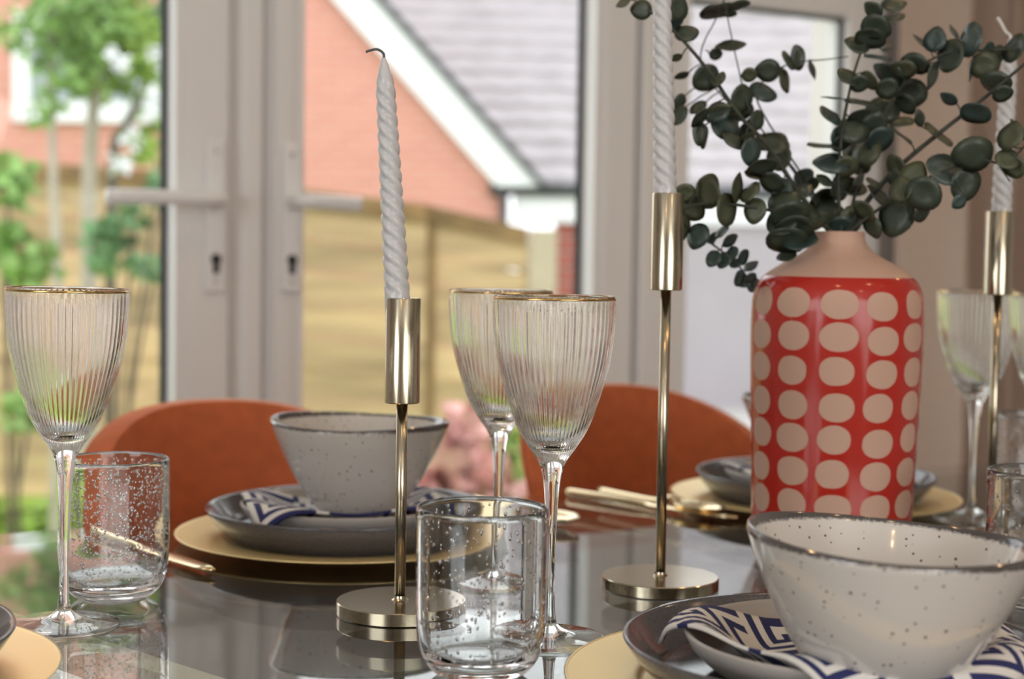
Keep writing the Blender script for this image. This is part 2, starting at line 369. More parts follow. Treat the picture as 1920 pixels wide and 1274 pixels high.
# ---- glazed doors
def leaf(name, u_in0, u_in1, u_out0, u_out1, label):
    """door leaf: glass between u_in0 and u_in1, outer edges u_out0, u_out1"""
    d = structure(name, TH, label=label)
    y0, y1 = ZD, ZD + 0.07
    z0, z1 = 0.02, 2.08
    box('stile', (u_out0, u_in0 - 0.022, y0, y1, z0, z1), MT['upvc'], d, bevel=0.004)
    box('stile', (u_in1 + 0.022, u_out1, y0, y1, z0, z1), MT['upvc'], d, bevel=0.004)
    box('rail', (u_in0 - 0.022, u_in1 + 0.022, y0 + 0.001, y1, z0, z0 + 0.11), MT['upvc'], d, bevel=0.004)
    box('rail', (u_in0 - 0.022, u_in1 + 0.022, y0 + 0.001, y1, z1 - 0.10, z1), MT['upvc'], d, bevel=0.004)
    # sloping glazing beads
    for a, s in ((u_in0, -1), (u_in1, 1)):
        V = [(a + s * 0.022, y0 + 0.003, z0 + 0.11), (a + s * 0.022, y0 + 0.050, z0 + 0.11), (a + s * 0.002, y0 + 0.050, z0 + 0.11), (a + s * 0.005, y0 + 0.003, z0 + 0.11)]
        V += [(x, y, z1 - 0.10) for x, y, z in V]
        me = mesh('glazing_bead', V, [(0, 1, 2, 3), (7, 6, 5, 4), (0, 4, 5, 1), (1, 5, 6, 2), (2, 6, 7, 3), (3, 7, 4, 0)])
        bm = bmesh.new(); bm.from_mesh(me); bmesh.ops.recalc_face_normals(bm, faces=bm.faces[:]); bm.to_mesh(me); bm.free()
        link('glazing_bead', me, MT['upvc'], d)
        box('gasket', (min(a + s * 0.002, a - s * 0.006), max(a + s * 0.002, a - s * 0.006), y0 + 0.040, y0 + 0.0495, z0 + 0.11, z1 - 0.10), MT['gasket'], d)
    box('pane', (u_in0, u_in1, y0 + 0.050, y0 + 0.056, z0 + 0.11, z1 - 0.10), MT['pane'], d)
    return d
def door_handle(d, u, side):
    """long backplate with a lever pointing to side (-1 or 1)"""
    h = box('door_handle', (u - 0.016, u + 0.016, ZD - 0.010, ZD, 0.937, 1.178), MT['handle'], d, bevel=0.0045)
    pts = curve_pts([(u, ZD - 0.008, 1.085), (u, ZD - 0.040, 1.085), (u + side * 0.010, ZD - 0.052, 1.085), (u + side * 0.05, ZD - 0.055, 1.084), (u + side * (0.185 if side < 0 else 0.100), ZD - 0.055, 1.082)], 5)
    link('lever', tube_mesh('lever', pts, 0.0118, 14), MT['handle'], h, True)
    link('lever_collar', tube_mesh('lever_collar', [(u, ZD - 0.010, 1.085), (u, ZD - 0.018, 1.085)], 0.014, 20), MT['handle'], h)
    bm = bmesh.new()
    bmesh.ops.create_cone(bm, cap_ends=True, segments=16, radius1=0.0085, radius2=0.0085, depth=0.003, matrix=Matrix.Translation((u, ZD - 0.0115, 0.990)) @ Matrix.Rotation(PI / 2, 4, 'X'))
    bmesh.ops.create_cube(bm, size=1, matrix=Matrix.Translation((u, ZD - 0.0115, 0.978)) @ Matrix.Diagonal((0.010, 0.003, 0.022, 1)))
    link('keyhole', from_bm('keyhole', bm), MT['keyhole'], h)
    for z in (1.160, 0.955):
        link('screw', tube_mesh('screw', [(u, ZD - 0.0101, z), (u, ZD - 0.0112, z)], 0.004, 10), MT['steel'], h)
d1 = leaf('door_1', 0.06, 0.730, -0.04, 0.822, 'white glazed door leaf with lever handle pointing left')
door_handle(d1, 0.797, -1)
d2 = leaf('door_2', 0.955, 1.506, 0.898, 1.598, 'white glazed door leaf behind the twisted grey candle')
door_handle(d2, 0.925, 1)
def upright(name, poly, parent):
    me = prism_mesh(name, poly, 0.02, 2.08)
    for v in me.vertices: v.co = Vector((v.co.x, v.co.z, v.co.y))
    bm = bmesh.new(); bm.from_mesh(me); bmesh.ops.recalc_face_normals(bm, faces=bm.faces[:]); bm.to_mesh(me); bm.free()
    link(name, me, MT['upvc'], parent)
upright('meeting_strip', [(0.829, ZD + 0.034), (0.856, ZD + 0.010), (0.880, ZD + 0.010), (0.880, ZD + 0.07), (0.829, ZD + 0.07)], d2)
upright('stile_edge', [(0.8805, ZD + 0.036), (0.8975, ZD + 0.001), (0.8975, ZD + 0.07), (0.8805, ZD + 0.07)], d2)
fr = structure('trim_1', TH, label='white frame around the glazed doors')
box('jamb', (1.606, 1.660, ZD - 0.012, ZD + 0.085, 0, 2.12), MT['upvc'], fr, bevel=0.004)
box('jamb', (-0.20, -0.046, ZD - 0.012, ZD + 0.085, 0, 2.12), MT['upvc'], fr, bevel=0.004)
box('head', (-0.046, 1.606, ZD - 0.012, ZD + 0.085, 2.085, 2.12), MT['upvc'], fr, bevel=0.004)
box('threshold', (-0.046, 1.606, ZD - 0.012, ZD + 0.085, 0, 0.018), MT['steel'], fr, bevel=0.003)
# fixed side panel with a transom
w1 = structure('window_1', TH, label='tall fixed side window behind the eucalyptus')
box('frame_post', (1.662, 1.722, ZD + 0.004, ZD + 0.075, 0.0, 2.12), MT['upvc'], w1, bevel=0.004)
box('frame_post', (2.108, 2.20, ZD + 0.004, ZD + 0.075, 0.0, 2.12), MT['upvc'], w1, bevel=0.004)
box('transom', (1.722, 2.108, ZD + 0.004, ZD + 0.075, 1.488, 1.56), MT['upvc'], w1, bevel=0.004)
box('frame_sill', (1.722, 2.108, ZD + 0.004, ZD + 0.075, 0.0, 0.14), MT['upvc'], w1, bevel=0.004)
box('frame_head', (1.722, 2.108, ZD + 0.004, ZD + 0.075, 2.06, 2.12), MT['upvc'], w1, bevel=0.004)
box('gasket', (2.101, 2.108, ZD + 0.024, ZD + 0.034, 0.14, 1.488), MT['gasket'], w1)
box('gasket', (1.722, 2.101, ZD + 0.024, ZD + 0.034, 1.482, 1.488), MT['gasket'], w1)
box('pane', (1.722, 2.108, ZD + 0.036, ZD + 0.042, 0.14, 1.488), MT['pane'], w1)
box('pane', (1.722, 2.108, ZD + 0.036, ZD + 0.042, 1.56, 2.06), MT['pane'], w1)
# frames of the unseen rear window and the side window added for fill
for nm, x0, x1, rot, yy in (('window_2', -0.7, 1.3, TH, -2.66), ('added_side_window', -0.4, 1.2, TH + PI / 2, 2.46)):
    wn_ = structure(nm, rot)
    z0, z1 = (0.75, 2.25) if nm == 'window_2' else (0.85, 2.15)
    if nm == 'added_side_window': x0, x1 = -1.2, 0.4
    for k in range(4): 
        x = x0 + (x1 - x0 - 0.06) * k / 3; box('frame_post', (x, x + 0.06, yy - 0.03, yy + 0.03, z0, z1), MT['upvc'], wn_)
    box('frame_sill', (x0, x1, yy - 0.03, yy + 0.03, z0, z0 + 0.06), MT['upvc'], wn_); box('frame_head', (x0, x1, yy - 0.03, yy + 0.03, z1 - 0.06, z1), MT['upvc'], wn_)
# ceiling downlights
MT['lamp'] = emitter('warm_lamp', (1.0, 0.62, 0.30), 130.0)
DL = [(0.1, 0.1), (1.2, 0.0), (2.2, 0.3), (0.3, 1.3), (1.5, 1.3), (2.6, 1.2), (-1.0, -0.8), (0.6, -1.2)]
for i, (u, n) in enumerate(DL):
    t = thing('downlight', 'small round recessed ceiling downlight with a warm lamp', 'light', un(u, n, 2.4), 0, 'ceiling downlights')
    link('bezel', lathe_mesh('bezel', [(0.045, 0.0), (0.045, -0.006), (0.034, -0.008), (0.031, 0.0)], 24), MT['steel'], t)
    link('lamp', lathe_mesh('lamp', [(0.031, -0.003), (0.02, -0.0045), (0.002, -0.005)], 20, close_top=True), MT['lamp'], t)

# ---- curtain
V = []; Fc = []; nu, nz_ = 240, 14
for j in range(nz_ + 1):
    for i in range(nu + 1):
        u = 2.185 + 1.05 * i / nu; z = 0.02 + 2.28 * j / nz_
        ph = 2 * PI * (u - 2.165) / 0.122 + 0.5 * math.sin(9 * u)
        y = 2.265 + 0.068 * math.sin(ph) + 0.012 * math.sin(2 * ph + 1.3) + 0.006 * math.sin(3 * z + 7 * u)
        V.append((u + 0.012 * math.sin(2 * ph), y, z))
for j in range(nz_):
    for i in range(nu): a = j * (nu + 1) + i; Fc.append((a, a + 1, a + nu + 2, a + nu + 1))
cu = link('curtain', mesh('curtain', V, Fc), MT['curtain'], None, True, rot=(0, 0, TH))
md = cu.modifiers.new('thickness', 'SOLIDIFY'); md.thickness = 0.003
tag(cu, 'floor length taupe curtain hanging in folds beside the window', 'curtain')
rail = thing('curtain_pole', 'slim steel curtain pole above the taupe curtain', 'curtain pole', un(2.0, 2.27, 2.33), TH)
link('pole', tube_mesh('pole', [(0, 0, 0), (1.35, 0, 0)], 0.012, 12), MT['steel'], rail, True)
for x in (0, 1.35): link('finial', tube_mesh('finial', [(x - 0.02, 0, 0), (x + 0.02, 0, 0)], 0.02, 12), MT['steel'], rail)
for x in (0.12, 1.28): box('bracket', (x - 0.01, x + 0.01, 0.0, 0.13, -0.01, 0.01), MT['steel'], rail)

# ================================================================== table
TB0, TB1, TN0, TN1 = -0.13, 1.75, 0.52, 1.385
tbl = thing('dining_table', 'glass topped dining table with a dark walnut panel under the glass', 'table', (0, 0, 0), TH)
box('glass_top', (TB0, TB1, TN0, TN1, TOP - 0.010, TOP), MT['table_glass'], tbl, bevel=0.0015)
def slab(name, poly, z0, z1, m_, parent):
    me = prism_mesh(name, poly, z0, z1)
    for v in me.vertices: v.co = Vector((v.co.x, v.co.z, v.co.y))
    bm = bmesh.new(); bm.from_mesh(me); bmesh.ops.recalc_face_normals(bm, faces=bm.faces[:]); bm.to_mesh(me); bm.free()
    return link(name, me, m_, parent)
ya, yb = TN0 + 0.004, TN1 - 0.004
def sx(n): return 0.265 - 0.33 * (n - 0.95)          # the panel ends on a slant
pn = slab('walnut_panel', [(sx(ya) + 0.023, ya), (TB1 - 0.02, ya), (TB1 - 0.02, yb), (sx(yb) + 0.023, yb)], TOP - 0.034, TOP - 0.0105, MT['walnut'], tbl)
slab('edge_strip', [(sx(ya), ya), (sx(ya) + 0.0225, ya), (sx(yb) + 0.0225, yb), (sx(yb), yb)], TOP - 0.030, TOP - 0.0105, MT['strip'], pn)
for a in (0.45, 1.17):
    for b_ in (0.68, 1.22):
        box('leg', (a - 0.03, a + 0.03, b_ - 0.03, b_ + 0.03, 0, TOP - 0.0345), MT['blackmetal'], tbl, bevel=0.004)
box('stretcher', (0.48, 1.14, 0.93, 0.97, 0.10, 0.14), MT['blackmetal'], tbl, bevel=0.004)

# ================================================================== chairs
def chair(u, n, label, rz=0.0):
    t = thing('dining_chair', label, 'chair', un(u, n, 0), TH + rz, 'rust velvet dining chairs behind the table')
    # backrest: a curved shell, tall in the middle and falling towards the sides
    nA, nZ = 40, 10; V = []; Fc = []
    def prof(k, z, inner):
        a = (k / nA * 2 - 1) * math.radians(112)
        th_ = 0.028 if inner else 0.0
        fl = 0.030 * (z - 0.42) / 0.42
        rx = 0.168 + fl - th_; ry = 0.200 + fl - th_
        return rx * math.sin(a), -0.235 + ry * math.cos(a)
    def top(k):
        s = abs(k / nA * 2 - 1)
        return 0.43 + 0.412 * (1 - s ** 2.5) ** 0.66
    for inner in (False, True):
        for j in range(nZ + 1):
            for k in range(nA + 1):
                zt = max(top(k), 0.445) - (0.0 if not inner else 0.0)
                z = 0.42 + (zt - 0.42) * j / nZ
                x, y = prof(k, z, inner); V.append((x, y, z))
    off = (nZ + 1) * (nA + 1)
    for j in range(nZ):
        for k in range(nA):
            a = j * (nA + 1) + k
            Fc.append((a, a + nA + 1, a + nA + 2, a + 1)); Fc.append((off + a, off + a + 1, off + a + nA + 2, off + a + nA + 1))
    for k in range(nA):
        a = nZ * (nA + 1) + k; Fc.append((a, off + a, off + a + 1, a + 1)); Fc.append((k, k + 1, off + k + 1, off + k))
    for j in range(nZ):
        for k in (0, nA):
            a = j * (nA + 1) + k; q = (a, off + a, off + a + nA + 1, a + nA + 1); Fc.append(q if k == nA else tuple(reversed(q)))
    me = mesh('backrest', V, Fc)
    bm = bmesh.new(); bm.from_mesh(me); bmesh.ops.recalc_face_normals(bm, faces=bm.faces[:]); bm.to_mesh(me); bm.free()
    o = link('backrest', me, MT['velvet'], t, True)
    bv = o.modifiers.new('round', 'BEVEL'); bv.width = 0.011; bv.segments = 4; bv.limit_method = 'ANGLE'; bv.angle_limit = math.radians(50)
    # piping along the top edge
    pp = []
    for k in range(nA + 1):
        x0, y0 = prof(k, top(k), False); pp.append((x0 * 1.004, y0 + 0.002 * math.cos((k / nA * 2 - 1) * 1.9), max(top(k), 0.445) - 0.010))
    link('piping', tube_mesh('piping', pp, 0.003, 8), MT['velvet'], o, True)
    # seat cushion
    st = []
    for r, z in [(0.02, 0.40), (0.19, 0.40), (0.212, 0.415), (0.218, 0.44), (0.212, 0.465), (0.19, 0.478), (0.10, 0.484), (0.001, 0.485)]: st.append((r, z))
    link('seat', lathe_mesh('seat', st, 48, rad=lambda r, z, a, i: r * (1 + 0.05 * abs(math.sin(2 * a)))), MT['velvet'], t, True, loc=(0, -0.235, 0))
    for sx in (-1, 1):
        for sy in (-1, 1):
            link('leg', tube_mesh('leg', [(sx * 0.14, -0.235 + sy * 0.14, 0.405), (sx * 0.20, -0.235 + sy * 0.20, 0.0)], [0.013, 0.009], 12), MT['blackmetal'], t, True)
    return t
chair(0.528, 1.60, 'rust orange velvet chair behind the speckled bowl and left tumbler')
chair(1.045, 1.64, 'rust orange velvet chair between the slim candlestick and the red vase')

# ================================================================== tableware
def tw(u, n, z=TOP): return un(u, n, z)
def lathe_thing(parent, name, prof, m_, segs=72, **k): return link(name, lathe_mesh(name, prof, segs, **k), m_, parent, True)

charger_prof = smooth_prof([(0.001, 0.0035), (0.09, 0.0035), (0.104, 0.004), (0.112, 0.009), (0.145, 0.0135), (0.1495, 0.0145)], 4) + \
    [(0.1508, 0.0140), (0.1500, 0.0125)] + smooth_prof([(0.145, 0.0115), (0.112, 0.0062), (0.104, 0.0008), (0.09, 0.0), (0.001, 0.0)], 4)
charger_me = lathe_mesh('charger', [(r * 0.985, z * 0.6) for r, z in reversed(charger_prof)], 96)
dinner_prof = smooth_prof([(0.001, 0.005), (0.09, 0.005), (0.103, 0.008), (0.113, 0.0155), (0.1205, 0.0215)], 4) + [(0.1225, 0.0222), (0.1232, 0.0208)] + \
    smooth_prof([(0.1165, 0.0130), (0.104, 0.0035), (0.088, 0.0), (0.001, 0.0)], 4)
dinner_me = lathe_mesh('dinner_plate', [(r, z * 1.3) for r, z in reversed(dinner_prof)], 96)
small_prof = smooth_prof([(0.001, 0.005), (0.065, 0.005), (0.077, 0.008), (0.086, 0.0135), (0.0900, 0.0170)], 4) + [(0.0920, 0.0178), (0.0932, 0.0165)] + \
    smooth_prof([(0.089, 0.0105), (0.078, 0.0030), (0.064, 0.0), (0.001, 0.0)], 4)
small_me = lathe_mesh('side_plate', [(r, z * 1.35) for r, z in reversed(small_prof)], 96)
# bowl: steep flaring wall with a slightly wavy rim
bo = [(0.001, 0.002), (0.024, 0.002), (0.027, 0.0), (0.034, 0.0015), (0.0425, 0.0105), (0.0545, 0.0265), (0.0655, 0.0450), (0.0740, 0.0625), (0.0805, 0.0775)]
bi = [(0.0800, 0.0800), (0.0776, 0.0792), (0.0705, 0.0625), (0.0620, 0.0455), (0.0510, 0.0275), (0.0390, 0.0130), (0.0250, 0.0070), (0.001, 0.0062)]
bowl_prof = smooth_prof(bo, 5) + smooth_prof(bi, 5)
bowl_prof = [(r * 0.957, z * 1.01) for r, z in bowl_prof]
bowl_me = lathe_mesh('bowl', bowl_prof, 96, rad=lambda r, z, a, i: r * (1 + 0.012 * (z / 0.075) * math.cos(3 * a + 0.6) + 0.008 * (z / 0.075) * math.cos(2 * a)))
for me in (bowl_me,):
    for v in me.vertices: v.co.z *= 1 + 0.02 * math.cos(2 * math.atan2(v.co.y, v.co.x) + 0.5) * (v.co.z / 0.075)

KEY = ["111111111100", "000000000100", "011111110100", "010000010100", "010111010100", "010101010111",
       "010100010000", "010111111111", "010000000000", "011111111110", "000000000010", "111111111010"]
def napkin(parent_loc, rot, plate_r, plate_z, low_z, half_a, half_b, off, label, dark=False, name='napkin', taper=0.0, dip=0.0125):
    """square folded cotton napkin lying on a plate and hanging over its rim"""
    cell = 0.0052; na = int(2 * half_a / cell); nb = int(2 * half_b / cell)
    V = []; Fc = []; mi = []
    for j in range(nb + 1):
        for i in range(na + 1):
            a = -half_a + i * cell; b_ = -half_b + j * cell
            if a < 0: a *= 1 - taper * (half_b - b_) / (2 * half_b)
            x = a + off[0]; y = b_ + off[1]
            r = math.hypot(x, y)
            q_ = min(1, max(0, (r - 0.050) / (plate_r - 0.050))); z = plate_z - dip * (1 - q_ * q_ * (3 - 2 * q_))
            if r > plate_r:
                d = r - plate_r; fall = min(1, d / 0.030)
                z = z * (1 - fall * fall) + low_z * fall * fall
                k = 1 - 0.35 * fall * d / max(r, 1e-4); x *= k; y *= k
            z += 0.0012 * math.sin(60 * a + 20 * b_) + 0.0008 * math.sin(90 * b_)
            V.append((x, y, z))
    for j in range(nb):
        for i in range(na):
            q = j * (na + 1) + i; Fc.append((q, q + 1, q + na + 2, q + na + 1))
            mi.append(1 if KEY[j % 12][i % 12] == '1' else 0)
    me = mesh(name, V, Fc)
    o = link(name, me, [MT['cream'], MT['black'] if dark else MT['navy']], None, True, loc=parent_loc, rot=(0, 0, rot))
    me.polygons.foreach_set('material_index', mi)
    md = o.modifiers.new('cloth', 'SOLIDIFY'); md.thickness = 0.0022; md.offset = 1.0
    tag(o, label, 'napkin', 'folded napkins on the place settings'); return o

def setting(u, n, where, bowl=True, tilt=(0, 0), nrot=0.0, dark=False, noff=(0, 0), boff=(0, 0), side=True, ha=0.100, hb=0.085, bz=0.0, poff=0.0, taper=0.0, dip=0.0125):
    base = tw(u, n)
    c = tag(link('charger_plate', charger_me, MT['gold'], loc=base), 'round gold charger plate ' + where, 'plate', 'gold charger plates')
    c.data.polygons.foreach_set('use_smooth', [True] * len(c.data.polygons))
    z = base.z + 0.0022
    d = tag(link('dinner_plate', dinner_me, MT['slate'], None, True, loc=(base.x + poff * 0.6, base.y, z)), 'dark slate glazed dinner plate on the charger ' + where, 'plate', 'slate dinner plates')
    z += 0.0078
    if side:
        s = tag(link('side_plate', small_me, MT['taupe'], None, True, loc=(base.x + poff, base.y, z)), 'small taupe side plate stacked on the slate plate ' + where, 'plate', 'taupe side plates')
        napkin((base.x + poff, base.y, z), nrot, 0.088, 0.0262, 0.006, ha, hb, noff, 'navy and cream fret patterned napkin ' + where, dark, taper=taper, dip=dip)
        z += 0.0165 + bz
    if bowl:
        b_ = tag(link('bowl', bowl_me, MT['bowl'], None, True, loc=(base.x + boff[0], base.y + boff[1], z), rot=(tilt[0], tilt[1], 0)),
                 'cream speckled stoneware bowl with a dark rim ' + where, 'bowl', 'speckled bowls')
setting(0.592, 0.678, 'in the right foreground', tilt=(0.0, 0.055), nrot=0.27, boff=(0.019, -0.056), noff=(0.0065, -0.0155), ha=0.111, bz=-0.0075, poff=0.014, taper=0.42, dip=0.0195)
setting(0.537, 1.234, 'behind the short candlestick', tilt=(0, 0.012), nrot=0.25, noff=(-0.004, -0.01), ha=0.086, hb=0.07, boff=(0.008, 0.0), bz=-0.003)
setting(1.060, 1.232, 'behind the red vase', nrot=0.25, noff=(-0.004, -0.01), ha=0.086, hb=0.07)
# head of the table: only its right edge is in view
base = tw(0.070, 0.945)
tag(link('charger_plate', charger_me, MT['gold'], loc=base), 'round gold charger plate at the left edge of the picture', 'plate', 'gold charger plates')
tag(link('dinner_plate', dinner_me, MT['slate'], loc=(base.x, base.y, TOP + 0.0022)), 'dark slate glazed dinner plate at the left edge of the picture', 'plate', 'slate dinner plates')
napkin((base.x, base.y, TOP + 0.0100), 0.5, 0.070, 0.030, 0.006, 0.085, 0.085, (0.012, 0.008), 'black and cream patterned napkin at the left edge of the picture', True)

# ---- wine glasses
RIBS = 56
wo = [(0.0355, 0.0), (0.0362, 0.0012), (0.0352, 0.0024), (0.026, 0.0036), (0.014, 0.0056), (0.0062, 0.0095), (0.0038, 0.016), (0.0029, 0.036), (0.0033, 0.066),
      (0.0047, 0.094), (0.0068, 0.110), (0.0098, 0.1175), (0.0160, 0.1265), (0.0236, 0.140), (0.0307, 0.161), (0.0362, 0.182), (0.0387, 0.203), (0.0392, 0.2218)]
wi = [(0.0391, 0.2222), (0.0382, 0.2220), (0.0374, 0.203), (0.0347, 0.182), (0.0290, 0.161), (0.0215, 0.142), (0.0138, 0.131), (0.0070, 0.1265), (0.0006, 0.1255)]
so = smooth_prof(wo, 6); si = smooth_prof(wi, 6)
def rib(r, z, a, i):
    k = min(1, max(0, (z - 0.120) / 0.015)) * min(1, max(0, (0.2205 - z) / 0.004))
    return r * (1 + 0.0105 * k * math.cos(RIBS * a))
i_foot = next(i for i, q in enumerate(so) if q[1] > 0.011); i_bowl = next(i for i, q in enumerate(so) if q[1] > 0.111)
foot_me = lathe_mesh('foot', so[:i_foot + 1], 72, close_bot=True)
stem_me = lathe_mesh('stem', so[i_foot:i_bowl + 1], 48)
def bowl_rad(r, z, a, i): return rib(r, z, a, i) if i < len(so) - i_bowl else r * (1 - 0.002 * math.cos(RIBS * a) * (1 if 0.13 < z < 0.218 else 0))
wbowl_me = lathe_mesh('bowl', so[i_bowl:] + si, RIBS * 6, rad=bowl_rad, close_top=True)
rim_me = lathe_mesh('gold_rim', [(0.03935, 0.2208), (0.0395, 0.2212), (0.0394, 0.2221), (0.0388, 0.2224), (0.0383, 0.2221), (0.0382, 0.2216)], 96)
def wine_glass(u, n, label, tilt=0.0):
    t = thing('wine_glass', label, 'wine glass', tw(u, n), 0, 'ribbed wine glasses with gold rims'); t.rotation_euler = (0, tilt, 0)
    b_ = link('bowl', wbowl_me, MT['wine'], t, True); link('gold_rim', rim_me, MT['goldrim'], b_, True)
    link('stem', stem_me, MT['wine'], t, True); link('foot', foot_me, MT['wine'], t, True)
wine_glass(0.512, 0.850, 'ribbed wine glass with gold rim right behind the front tumbler')
wine_glass(0.242, 1.023, 'ribbed wine glass with gold rim at the left edge', 0.012)
wine_glass(0.5655, 1.017, 'ribbed wine glass half hidden behind another wine glass, in front of the fence')
wine_glass(1.132, 1.084, 'ribbed wine glass behind the tall candlestick at right')
wine_glass(1.130, 0.992, 'ribbed wine glass cut off by the right edge')

# ---- tumblers
to = [(0.0005, 0.0), (0.018, 0.0), (0.0240, 0.0010), (0.0305, 0.0056), (0.0356, 0.0140), (0.0380, 0.0260), (0.0388, 0.045), (0.0391, 0.080), (0.0392, 0.0990)]
ti = [(0.0386, 0.1001), (0.0374, 0.0996), (0.0366, 0.086), (0.0362, 0.046), (0.0353, 0.028), (0.0325, 0.0175), (0.0265, 0.0118), (0.0170, 0.0096), (0.0005, 0.0088)]
tum_me = lathe_mesh('tumbler', smooth_prof(to, 5) + smooth_prof(ti, 5), 96, rad=lambda r, z, a, i: r * (1 + 0.004 * math.sin(3 * a + 30 * z)))
def bubbles_mesh(n, rmin, rmax, seed):
    rnd = random.Random(seed); bm = bmesh.new()
    for i in range(n):
        a = rnd.uniform(0, 2 * PI); z = 0.014 + 0.082 * rnd.random(); rr = rnd.uniform(rmin, rmax)
        R = 0.0377 + rnd.uniform(-0.0003, 0.0003) if z > 0.030 else 0.0345 + (z - 0.014) * 0.19
        R *= 1 + 0.004 * math.sin(3 * a + 30 * z)
        mx = Matrix.Translation((R * math.cos(a), R * math.sin(a), z)) @ Matrix.Diagonal((1, 1, rnd.uniform(1.0, 1.7), 1))
        bmesh.ops.create_icosphere(bm, subdivisions=1, radius=rr, matrix=mx)
    bmesh.ops.reverse_faces(bm, faces=bm.faces[:])
    return from_bm('bubbles', bm)
bub_few = bubbles_mesh(520, 0.0005, 0.0011, 3); bub_many = bubbles_mesh(1500, 0.00045, 0.00095, 5)
TF = (0.4315, 0.7951); TL = (0.2934, 1.0913)
def tumbler(u, n, label, bub, rz=0.0):
    t = thing('tumbler', label, 'glass', tw(u, n), rz, 'bubble glass tumblers')
    link('glass_body', tum_me, MT['tumbler'], t, True)
    b_ = link('bubbles', bub, MT['tumbler'], t, True); b_['kind'] = 'stuff'
tumbler(TF[0], TF[1], 'clear bubbled glass tumbler in the centre foreground', bub_few)
tumbler(TL[0], TL[1], 'densely bubbled glass tumbler beside the left wine glass', bub_many)
tumbler(1.204, 1.074, 'bubbled glass tumbler at the right edge, the farther of two', bub_many, 1.0)
tumbler(0.878, 0.773, 'bubbled glass tumbler at the right edge behind the front bowl', bub_few, 2.0)

# ---- candlesticks and candles
cup_prof = [(0.0010, 0.0), (0.0115, 0.0), (0.0121, 0.0006), (0.0121, 0.0716), (0.0117, 0.0722), (0.0107, 0.0720), (0.0103, 0.0712), (0.0103, 0.012), (0.0010, 0.011)]
cup_me = lathe_mesh('candle_cup', cup_prof, 64)
cbase_prof = [(0.0010, 0.0), (0.0432, 0.0), (0.0440, 0.0008), (0.0440, 0.0088), (0.0434, 0.0095), (0.0060, 0.0096), (0.0044, 0.0108), (0.0040, 0.0125)]
cbase_me = lathe_mesh('base', cbase_prof, 96)
def shade_auto(me, deg=35):
    me.polygons.foreach_set('use_smooth', [True] * len(me.polygons)); me.set_sharp_from_angle(angle=math.radians(deg))
def candlestick(u, n, h, label, wax_len, tilt, wick, clabel, wickdir):
    p_ = tw(u, n)
    t = thing('candlestick', label, 'candlestick', p_, 0, 'brass candlesticks in a row along the table')
    link('base', cbase_me, MT['brass'], t); link('stem', tube_mesh('stem', [(0, 0, 0.011), (0, 0, h - 0.070)], 0.0039, 24), MT['brass'], t, True)
    link('cup', cup_me, MT['brass'], t, loc=(0, 0, h - 0.0722))
    # twisted taper candle
    L = wax_len + 0.058; segs = 72; nz = 150
    def r0(z):
        k = z / L
        r = 0.0094 - 0.0030 * k ** 1.3
        e = max(0, (z - (L - 0.022)) / 0.022)
        return r * (1 - 0.80 * e ** 1.6)
    prof = [(r0(L * i / nz), L * i / nz) for i in range(nz + 1)]
    def tw_(r, z, a, i):
        g = min(1, max(0, (z - 0.060) / 0.006)) * min(1, max(0.0, (L - 0.004 - z) / 0.02))
        return r * (1 - 0.22 * g * (1 - abs(math.cos(2 * (a + 2 * PI * z / 0.038)))) + 0.02 * g)
    c = thing('taper_candle', clabel, 'candle', (p_.x, p_.y, p_.z + h - 0.0722 + 0.013), 0, 'twisted grey taper candles')
    c.rotation_euler = (0, tilt, 0)
    link('wax', lathe_mesh('wax', prof, segs, rad=tw_, close_bot=True, close_top=True), MT['wax'], c, True)
    wp = curve_pts([(0, 0, L - 0.001), (0.0 * wickdir, 0, L + 0.003), (wickdir * 0.004, 0, L + 0.006), (wickdir * 0.009, 0, L + 0.0055 if wick == 'wick' else L + 0.014), (wickdir * 0.012, 0, L + 0.0045 if wick == 'wick' else L + 0.018)], 4)
    link('wick', tube_mesh('wick', wp, 0.0009 if wick == 'wick' else 0.0012, 8), MT[wick], c, True)
shade_auto(cup_me); shade_auto(cbase_me)
candlestick(0.457, 0.960, 0.2185, 'short brushed brass candlestick left of the front tumbler', 0.165, -0.068, 'wick', 'twisted grey white taper candle with a bent dark wick, in the short candlestick', -1)
candlestick(0.669, 0.950, 0.2970, 'tall brushed brass candlestick between the wine glass and the vase', 0.165, -0.036, 'wick', 'twisted grey white taper candle cut off by the top of the picture', -1)
candlestick(1.031, 0.965, 0.2940, 'tall brushed brass candlestick at the right, behind the eucalyptus', 0.150, 0.020, 'whitewick', 'twisted white taper candle in front of the curtain, with a pale curled wick', -1)

# ---- vase
VC = P(1566, 640, 1.250); VX, VY = VC.x, VC.y
vo_ = [(0.001, 0.0), (0.050, 0.0), (0.058, 0.003), (0.0625, 0.012), (0.0640, 0.040), (0.0660, 0.100), (0.0682, 0.170), (0.0684, 0.205), (0.0668, 0.222), (0.0610, 0.2345), (0.0460, 0.2455),
       (0.0310, 0.2540), (0.0230, 0.2610), (0.0205, 0.2670), (0.0202, 0.2715)]
vi_ = [(0.0198, 0.2725), (0.0180, 0.2715), (0.0180, 0.264), (0.0200, 0.257), (0.040, 0.240), (0.056, 0.226), (0.062, 0.20), (0.062, 0.10), (0.058, 0.02), (0.001, 0.008)]
vz = link('vase', lathe_mesh('vase', smooth_prof(vo_, 6) + smooth_prof(vi_, 4), 128), MT['vase'], None, True, loc=(VX, VY, TOP), rot=(0.0, 0.008, math.radians(-90 + 19)))
tag(vz, 'tall red vase with rows of bare clay dots, holding eucalyptus', 'vase')

